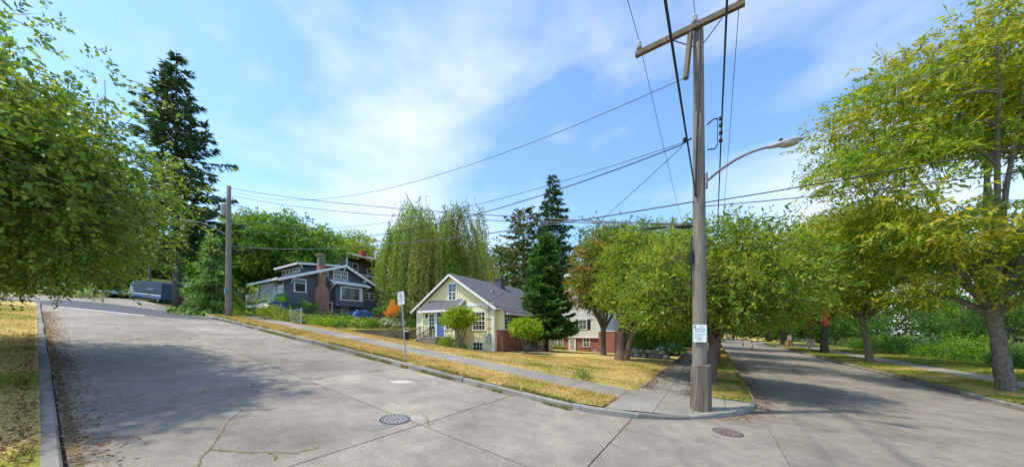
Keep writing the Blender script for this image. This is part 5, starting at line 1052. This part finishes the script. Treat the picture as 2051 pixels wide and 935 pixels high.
# ------------------------------------------------------------------ garden between the houses
gw = thing('retaining_wall','weathered concrete garden wall beside the yellow house lawn','wall',(-26,16,1.2)); part('wall_face','wallconc',gw,(-26.12,-25.85,11.9,22.6,.2,2.28)); part('wall_coping','wallconc',gw,(-26.16,-25.8,14.6,22.6,2.28,2.38))
g2 = thing('timber_wall','dark timber terrace wall below the blue house yard','wall',(-30,16,2.5))
for i in range(4): part('timber_sleeper','timber',g2,(-30.14,-29.86,12.0,22.8,2.55+i*.27,2.80+i*.27))
fn = thing('rail_fence','low weathered post and rail fence along the terrace wall','fence',(-30.3,16,3.6))
for i in range(6): part('post','timber',fn,(-30.42,-30.28,12.4+i*2.0,12.54+i*2.0,3.5,4.35))
for z in (3.9,4.2):
    for i in range(5): part('rail','timber',fn,(-30.39,-30.31,12.54+i*2.0,14.4+i*2.0,z,z+.08))
gt = thing('chain_link_gate','galvanised chain link gate beside the sidewalk below the blue house','gate',(-26.9,10.9,float(K_(-26.9))))
m = MB(); m.tube([(-.9,0,-.2),(-.9,0,1.1)],.035,8); m.tube([(.9,0,-.2),(.9,0,1.15)],.05,8); m.tube([(-.85,0,1.0),(.85,0,1.0)],.022,6); m.tube([(-.85,0,.1),(.85,0,.1)],.018,6); m.build('gate_frame', M['steel'], gt, org=(0,0,0))
m = MB()
for i in range(15):
    for s in (1,-1):
        x0 = -.85+i*.12; x1 = x0+s*.9*.5; m.beam((x0,0,.1),(min(max(x1,-.85),.85),0,1.0),.004,.004)
m.build('mesh', M['steel'], gt, org=(0,0,0))
fg = ((.08,.16,.02),(.20,.28,.03)); ft = lambda x,y: (x,y,tz(x,y))
GP = [(-27.2,12.6,.7,fg,None,'yellow green perennial clump by the chain link gate'),(-27.0,14.0,.8,((.07,.15,.02),(.17,.26,.03)),None,'leafy perennial clump above the garden wall'),(-28.2,15.4,1.0,((.06,.14,.02),(.15,.25,.03)),None,'tall leafy clump in the terrace bed'),(-27.0,15.9,.75,fg,((.75,.72,.55),16,.07),'white flowering clump on the garden wall'),(-27.1,17.2,.7,((.04,.11,.015),(.10,.19,.02)),None,'dark green clump on the garden wall'),(-28.4,18.3,.8,fg,((.75,.09,.05),26,.11),'red flowering geranium clump in the terrace bed'),(-26.8,18.6,.75,((.05,.12,.02),(.13,.20,.03)),((.78,.74,.70),40,.08),'white rose bush hanging over the garden wall'),(-27.0,20.3,.75,((.10,.15,.05),(.22,.27,.12)),((.6,.6,.52),30,.07),'pale silver leaved shrub near the yellow house corner'),(-26.9,21.8,.8,((.03,.08,.015),(.07,.13,.02)),None,'dark shrub behind the yellow house corner'),(-28.6,13.6,.9,fg,None,'bright clump below the timber terrace wall'),(-28.8,20.2,.9,((.06,.15,.02),(.16,.26,.03)),None,'green clump below the deck'),
      (-31.5,21.6,1.3,((.06,.17,.02),(.14,.27,.03)),None,'tall bright shrub beside the wooden deck'),(-33.2,14.6,1.0,((.05,.13,.02),(.13,.23,.03)),None,'rounded green bush under the blue house window'),(-34.0,12.7,.55,((.06,.18,.01),(.12,.27,.015)),None,'narrow upright bush at the blue house corner'),(-32.0,22.9,1.1,((.05,.14,.02),(.14,.24,.03)),((.75,.75,.70),12,.12),'flowering bush at the end of the deck')]
for i,(x,y,r,pal,fl,lb) in enumerate(GP): shrub('garden_plant' if i < 11 else 'garden_bush',lb,ft(x,y),(r,r,r*(1.0 if i != 13 else 2.4)),210+i,pal,24,.26,10,5,.12,.06,cat='plant',flowers=fl)
q = at(788,612,31.5); shrub('dying_conifer_shrub','orange brown dying shrub behind the leaning parking sign',(q[0],q[1],q[2]-1.3),(.55,.55,1.5),230,((.42,.19,.03),(.58,.28,.04)),26,.25,10,5,.14,.05)
# dry stalks, deck, tarp heap, bins, covered boat
dk_ = thing('wooden_deck','brown wooden deck with planters beside the blue house','deck',(-32.5,21.8,3.7)); part('deck_floor','timber',dk_,(-33.8,-31.6,21.0,23.6,4.55,4.7))
for x,y in ((-31.7,21.1),(-31.7,23.5),(-33.7,21.1)): part('deck_post','timber',dk_,(x-.08,x+.08,y-.08,y+.08,3.5,5.7))
for i in range(9): part('deck_board','brown_sh',dk_,(-31.68,-31.62,21.15+i*.26,21.36+i*.26,4.7,5.45))
for i in range(3): part('deck_step','timber',dk_,(-31.55+.28*i,-31.27+.28*i,21.2,22.3,3.5,4.4-.27*i))
tp = thing('tarp_heap','crumpled blue tarp covering a pile by the basement wall','tarp',(-32.2,19.3,4.0)); rt = np.random.default_rng(8); xs = np.linspace(-.8,.8,13); ys = np.linspace(-1.3,1.3,19); X,Y = np.meshgrid(xs,ys); Z = .75*np.clip(1-(X/.8)**4,0,1)*np.clip(1-(Y/1.3)**4,0,1)*(.35+1.1*fbm(X+5,Y+5,.55,3))-.35; m = MB(); m.v = [tuple(v) for v in np.stack([X,Y,Z+.1],-1).reshape(-1,3)]; m.f = [(r*13+c,r*13+c+1,(r+1)*13+c+1,(r+1)*13+c) for r in range(18) for c in range(12)]; cv = m.build('tarp_cover',M['tarp'],tp,org=(0,0,0)); 
m = MB(); m.box(-.4,.4,-.8,.8,-.35,.0); m.build('covered_pile',M['timber'],tp,org=(0,0,0))
for i,(x,y) in enumerate(((-33.0,11.9),(-32.1,12.0))):
    o = thing('wheelie_bin',('blue plastic wheelie bin beside the upturned boat','blue plastic wheelie bin nearer the chain link gate')[i],'bin',(x,y,tz(x,y)-.0),'bins by the blue house'); m = MB(); m.prism([(-.24,-.27,0),(.24,-.27,0),(.24,.27,0),(-.24,.27,0)],(0,0,.95)); m.v = [(v[0]*(1.2 if v[2] > .5 else 1),v[1]*(1.2 if v[2] > .5 else 1),v[2]) for v in m.v]; m.build('body',M['binblue'],o,org=(0,0,0)); m = MB(); m.prism([(-.31,-.35,.95),(.31,-.35,.95),(.31,.35,.95),(-.31,.35,.95)],(0,.0,.07)); m.build('lid',M['binblue'],o,org=(0,0,0)); m = MB(); m.lathe((-.27,.27,.1),[(.1,-.03),(.1,.03)],10,'x'); m.lathe((.27,.27,.1),[(.1,-.03),(.1,.03)],10,'x'); m.build('wheels',M['tyre'],o,org=(0,0,0))
ov = thing('covered_boat','upturned pale boat hull lying on the bank by the bins','boat',(-35.2,11.6,tz(-35.2,11.6))); m = MB(); n = 9
for i in range(n):
    t = i/(n-1); w = .55*math.sin(PI*(.12+.76*t)); hh = .45*math.sin(PI*(.15+.7*t))
    for j in range(7): a = PI*j/6; m.v.append((-1.5+3.0*t, w*math.cos(a), .35+hh*math.sin(a)))
for i in range(n-1):
    for j in range(6): m.f.append((i*7+j,i*7+j+1,(i+1)*7+j+1,(i+1)*7+j))
m.build('hull',M['offwhite'],ov,org=(0,0,0),smooth=True); m = MB(); m.box(-1.2,-1.0,-.4,.4,-.1,.45); m.box(1.0,1.2,-.4,.4,-.1,.45); m.build('trestle',M['timber'],ov,org=(0,0,0))
tb = thing('rubbish_bin','dark rubbish bin beside the entry steps of the yellow house','bin',(-24.2,19.0,float(lot(-24.2,19.0)))); m = MB(); m.lathe((0,0,0),[(.24,0),(.3,.85)],12); m.build('body',M['black'],tb,org=(0,0,0)); m = MB(); m.lathe((0,0,.85),[(.33,0),(.33,.05),(.1,.12)],12); m.build('lid',M['boxgrey'],tb,org=(0,0,0))
# ------------------------------------------------------------------ vehicles
a = ground_px(262,599); b = ground_px(322,607); d = b-a; ln_ = float(np.linalg.norm(d[:2]))
tk = thing('box_truck','dark navy delivery truck parked at the top of the street','truck',(float(a[0]),float(a[1]),float(R_(a[0])))); tk.rotation_euler = (0,math.atan(.10),math.atan2(d[1],d[0])); TL = ln_
def tbox(nm, mt, x0,x1,y0,y1,z0,z1,par=None):
    m = MB(); m.box(x0,x1,y0,y1,z0,z1); return m.build(nm,M[mt],par or tk,org=(0,0,0))
m = MB(); m.prism([(.5,0,.42),(TL,0,.42),(TL,0,2.15),(TL-.3,0,2.42),(.9,0,2.42),(.5,0,2.3)],(0,2.0,0)); bx = m.build('cargo_box',M['truck_navy'],tk,org=(0,0,0)); tbox('side_stripe','carwhite',.55,TL-.05,-.012,-.001,.80,.90,bx); tbox('rear_panel','truck_blue',TL,TL+.03,.08,1.92,.40,2.05,bx); tbox('side_skirt','truck_blue',.55,TL-.05,-.016,-.001,.44,.78,bx)
text_mesh('Drop Box Bay Delivery',.19,M['carwhite'],bx,(TL*.62,-.006,1.55))
m = MB(); m.prism([(-1.0,0.05,.42),(.5,.05,.42),(.5,.05,2.25),(-.35,.05,2.2),(-.75,.05,1.25),(-1.0,.05,1.1)],(0,1.9,0)); cb = m.build('cab',M['truck_grey'],tk,org=(0,0,0)); tbox('cab_window','glass',-.35,.35,.035,.05,1.3,2.0,cb)
for x in (-.45,TL-.9):
    for y in (.05,1.75): m = MB(); m.lathe((x,y,.38),[(.38,0),(.38,.2)],16,'y'); w = m.build('wheel',M['tyre'],tk,org=(0,0,0)); m = MB(); m.lathe((x,y-.01,.38),[(.2,0),(.2,.22)],12,'y'); m.build('rim',M['steel'],w,org=(0,0,0))
tbox('chassis','black',-.9,TL,.2,1.8,.2,.42)
def car(name, label, loc, yaw, paint, pitch=0., L=4.4, W=1.75, Hh=1.45):
    o = thing(name,label,'car',loc); o.rotation_euler = (0,pitch,yaw); m = MB(); pr = [(-L/2,.35),(-L/2,.75),(-L*.42,.9),(-L*.2,.95),(-L*.08,Hh),(L*.25,Hh),(L*.4,.98),(L/2,.92),(L/2,.35)]
    m.prism([(x,-W/2,z) for x,z in pr],(0,W,0)); m.v = [(v[0],v[1]*(.80 if v[2] > 1.2 else 1),v[2]) for v in m.v]; bd = m.build('body',M[paint],o,org=(0,0,0))
    for s in (-1,1):
        m = MB(); q = [(-L*.17,s*(W/2-.035),1.0),(-L*.07,s*(W*.41),Hh-.08),(L*.22,s*(W*.41),Hh-.08),(L*.34,s*(W/2-.035),1.0)]; m.prism(q,(0,s*.012,0)); m.build('side_window',M['glass'],bd,org=(0,0,0))
        for x in (-L*.3,L*.3): m = MB(); m.lathe((x,s*(W/2-.1),.33),[(.33,-.1),(.33,.11)],16,'y'); w = m.build('wheel',M['tyre'],o,org=(0,0,0)); m = MB(); m.lathe((x,s*(W/2-.1),.33),[(.2,-.11),(.2,.12)],10,'y'); m.build('rim',M['steel'],w,org=(0,0,0))
        m = MB(); m.box(-L/2-.01,-L/2+.05,s*W*.36-.16,s*W*.36+.16,.66,.8); m.build('headlight',M['lamp_grey'],o,org=(0,0,0))
    m = MB(); m.prism([(-L*.195,-W*.42,.98),(-L*.195,W*.42,.98),(-L*.09,W*.38,Hh-.04),(-L*.09,-W*.38,Hh-.04)],(-.015,0,.01)); m.build('windscreen',M['glass'],bd,org=(0,0,0)); return o
g = ground_px(240,595); car('parked_car','white car parked in front of the navy truck',(float(g[0])-2.2,float(g[1])+.2,float(R_(g[0]-2.2))),math.radians(160),'carwhite',math.atan(.1)*-1)
g = ground_px(222,596); tr_ = thing('flatbed_trailer','low grey flatbed trailer in front of the white car','trailer',(float(g[0]),float(g[1]),float(R_(g[0])))); tr_.rotation_euler = (0,0,math.radians(70))
m = MB(); m.box(-1.3,1.3,-.75,.75,.45,.58); m.box(-1.3,1.3,-.78,-.74,.58,.85); m.box(-1.3,1.3,.74,.78,.58,.85); m.box(-2.1,-1.3,-.05,.05,.45,.53); m.build('bed',M['carsilver'],tr_,org=(0,0,0))
for s in (-1,1): m = MB(); m.lathe((0,s*.85,.3),[(.3,-.1),(.3,.1)],14,'y'); m.build('wheel',M['tyre'],tr_,org=(0,0,0))
g = ground_px(203,592); bq = thing('grey_dumpster','dark grey sloped dumpster beside the flatbed trailer','dumpster',(float(g[0])-1,float(g[1]),float(R_(g[0]-1)))); m = MB(); m.prism([(-.6,-.9,.1),(.6,-.7,.1),(.6,-.9,1.35),(-.6,-.9,1.2)],(0,1.8,0)); m.build('body',M['truck_grey'],bq,org=(0,0,0)); m = MB(); m.beam((-.65,0,1.25),(.65,0,1.4),1.85,.05); m.build('lid',M['carblack'],bq,org=(0,0,0)); m = MB(); m.box(-.5,.5,-.6,.6,-.05,.1); m.build('skid',M['black'],bq,org=(0,0,0))
for i,(px,D) in enumerate(((75,34),(100,34),(140,35),(165,35.5))):
    q = at(px,578,D); shrub('flowering_hedge',['white flowering hedge bush at the far left end','white flowering hedge bush beside the leftmost one','white flowering hedge bush next to the tall grass','white flowering hedge bush near the dumpster'][i],(q[0],q[1],float(R_(q[0]))-.1),(1.3,1.3,1.5),240+i,((.03,.07,.012),(.07,.13,.02)),30,.4,9,5,.16,.07,flowers=((.75,.76,.74),34,.13))
q = at(182,590,33.5); shrub('grass_clump','arching pale grass clump near the dumpster',(q[0],q[1],float(R_(q[0]))),(.9,.9,.8),246,((.16,.20,.07),(.30,.32,.14)),22,.3,10,5,.35,.03)
q = ground_px(8,612); shrub('low_evergreen','small dark evergreen shrub in the dry grass at the kerb strip',(float(q[0])+1.5,float(q[1])-.6,float(K_(q[0]))),(.75,.75,.65),247,((.015,.045,.02),(.03,.075,.03)),30,.24,10,5,.1,.04)
car('parked_car','dark car parked beyond the hedge bush beside the sidewalk',(-4.4,41,float(lot(-4.4,41))+.05),math.radians(80),'carblack')
# ------------------------------------------------------------------ small things on the far verge
fl = thing('red_cloth','red cloth hanging in the dark forked street tree','cloth',tuple(at(1652,634,34.0))); m = MB(); xs = np.linspace(-.38,.38,7); zs = np.linspace(-1.0,1.0,9)
for z in zs:
    w = 1 if z > -.2 else 1-(-.2-z)*.75
    for x in xs: m.v.append((x*w+.12*(z < 0)*-z, .06*math.sin(x*7+z*3), z))
m.f = [(r*7+c,r*7+c+1,(r+1)*7+c+1,(r+1)*7+c) for r in range(8) for c in range(6)]; m.build('cloth',M['red_cloth'],fl,org=(0,0,0)); fl.rotation_euler = (0,0,math.radians(25)); m = MB(); m.tube([(-.38,0,1.0),(.38,0,1.02)],.03,6); m.build('rod',M['timber'],fl,org=(0,0,0))
vs = thing('small_board_sign','small faded pink board on a short post beside the flagged tree','sign',(9.3,48.4,float(K_(9.3)))); m = MB(); m.box(-.06,.06,-.05,.05,-.2,1.3); m.build('post',M['tan'],vs,org=(0,0,0)); m = MB(); m.box(-.42,.42,-.09,-.055,.85,1.55); bd = m.build('board',M['pinksign'],vs,org=(0,0,0)); m = MB(); [m.box(-.3,.3,-.096,-.091,.98+i*.14,1.03+i*.14) for i in range(4)]; m.build('faded_lines',M['brown_sh'],bd,org=(0,0,0)); vs.rotation_euler = (0,0,math.radians(25))
q = (9.4,60.5,float(K_(9.4))); st = thing('stake_post','orange brown wooden stake frame standing in the dry far verge','stake',q); m = MB(); m.beam((-.25,0,-.1),(.05,0,1.9),.12,.1,(0,1,0)); m.beam((.3,0,-.1),(.0,0,1.7),.12,.1,(0,1,0)); m.build('legs',M['orange'],st,org=(0,0,0)); m = MB(); m.box(-.2,.25,-.1,.1,1.1,1.8); m.build('head_block',M['tan'],st,org=(0,0,0))
q = (9.3,98,float(K_(9.3))); hy = thing('fire_hydrant','yellow fire hydrant on the far verge near the street end','hydrant',q); m = MB(); m.lathe((0,0,-.1),[(.22,0),(.22,.15),(.15,.2),(.15,.75),(.2,.8),(.14,.95),(.04,1.02)],12); m.build('barrel',M['hydrant'],hy,org=(0,0,0)); m = MB(); m.lathe((0,0,.55),[(.07,-.26),(.07,.26)],8,'x'); m.build('nozzles',M['hydrant'],hy,org=(0,0,0))
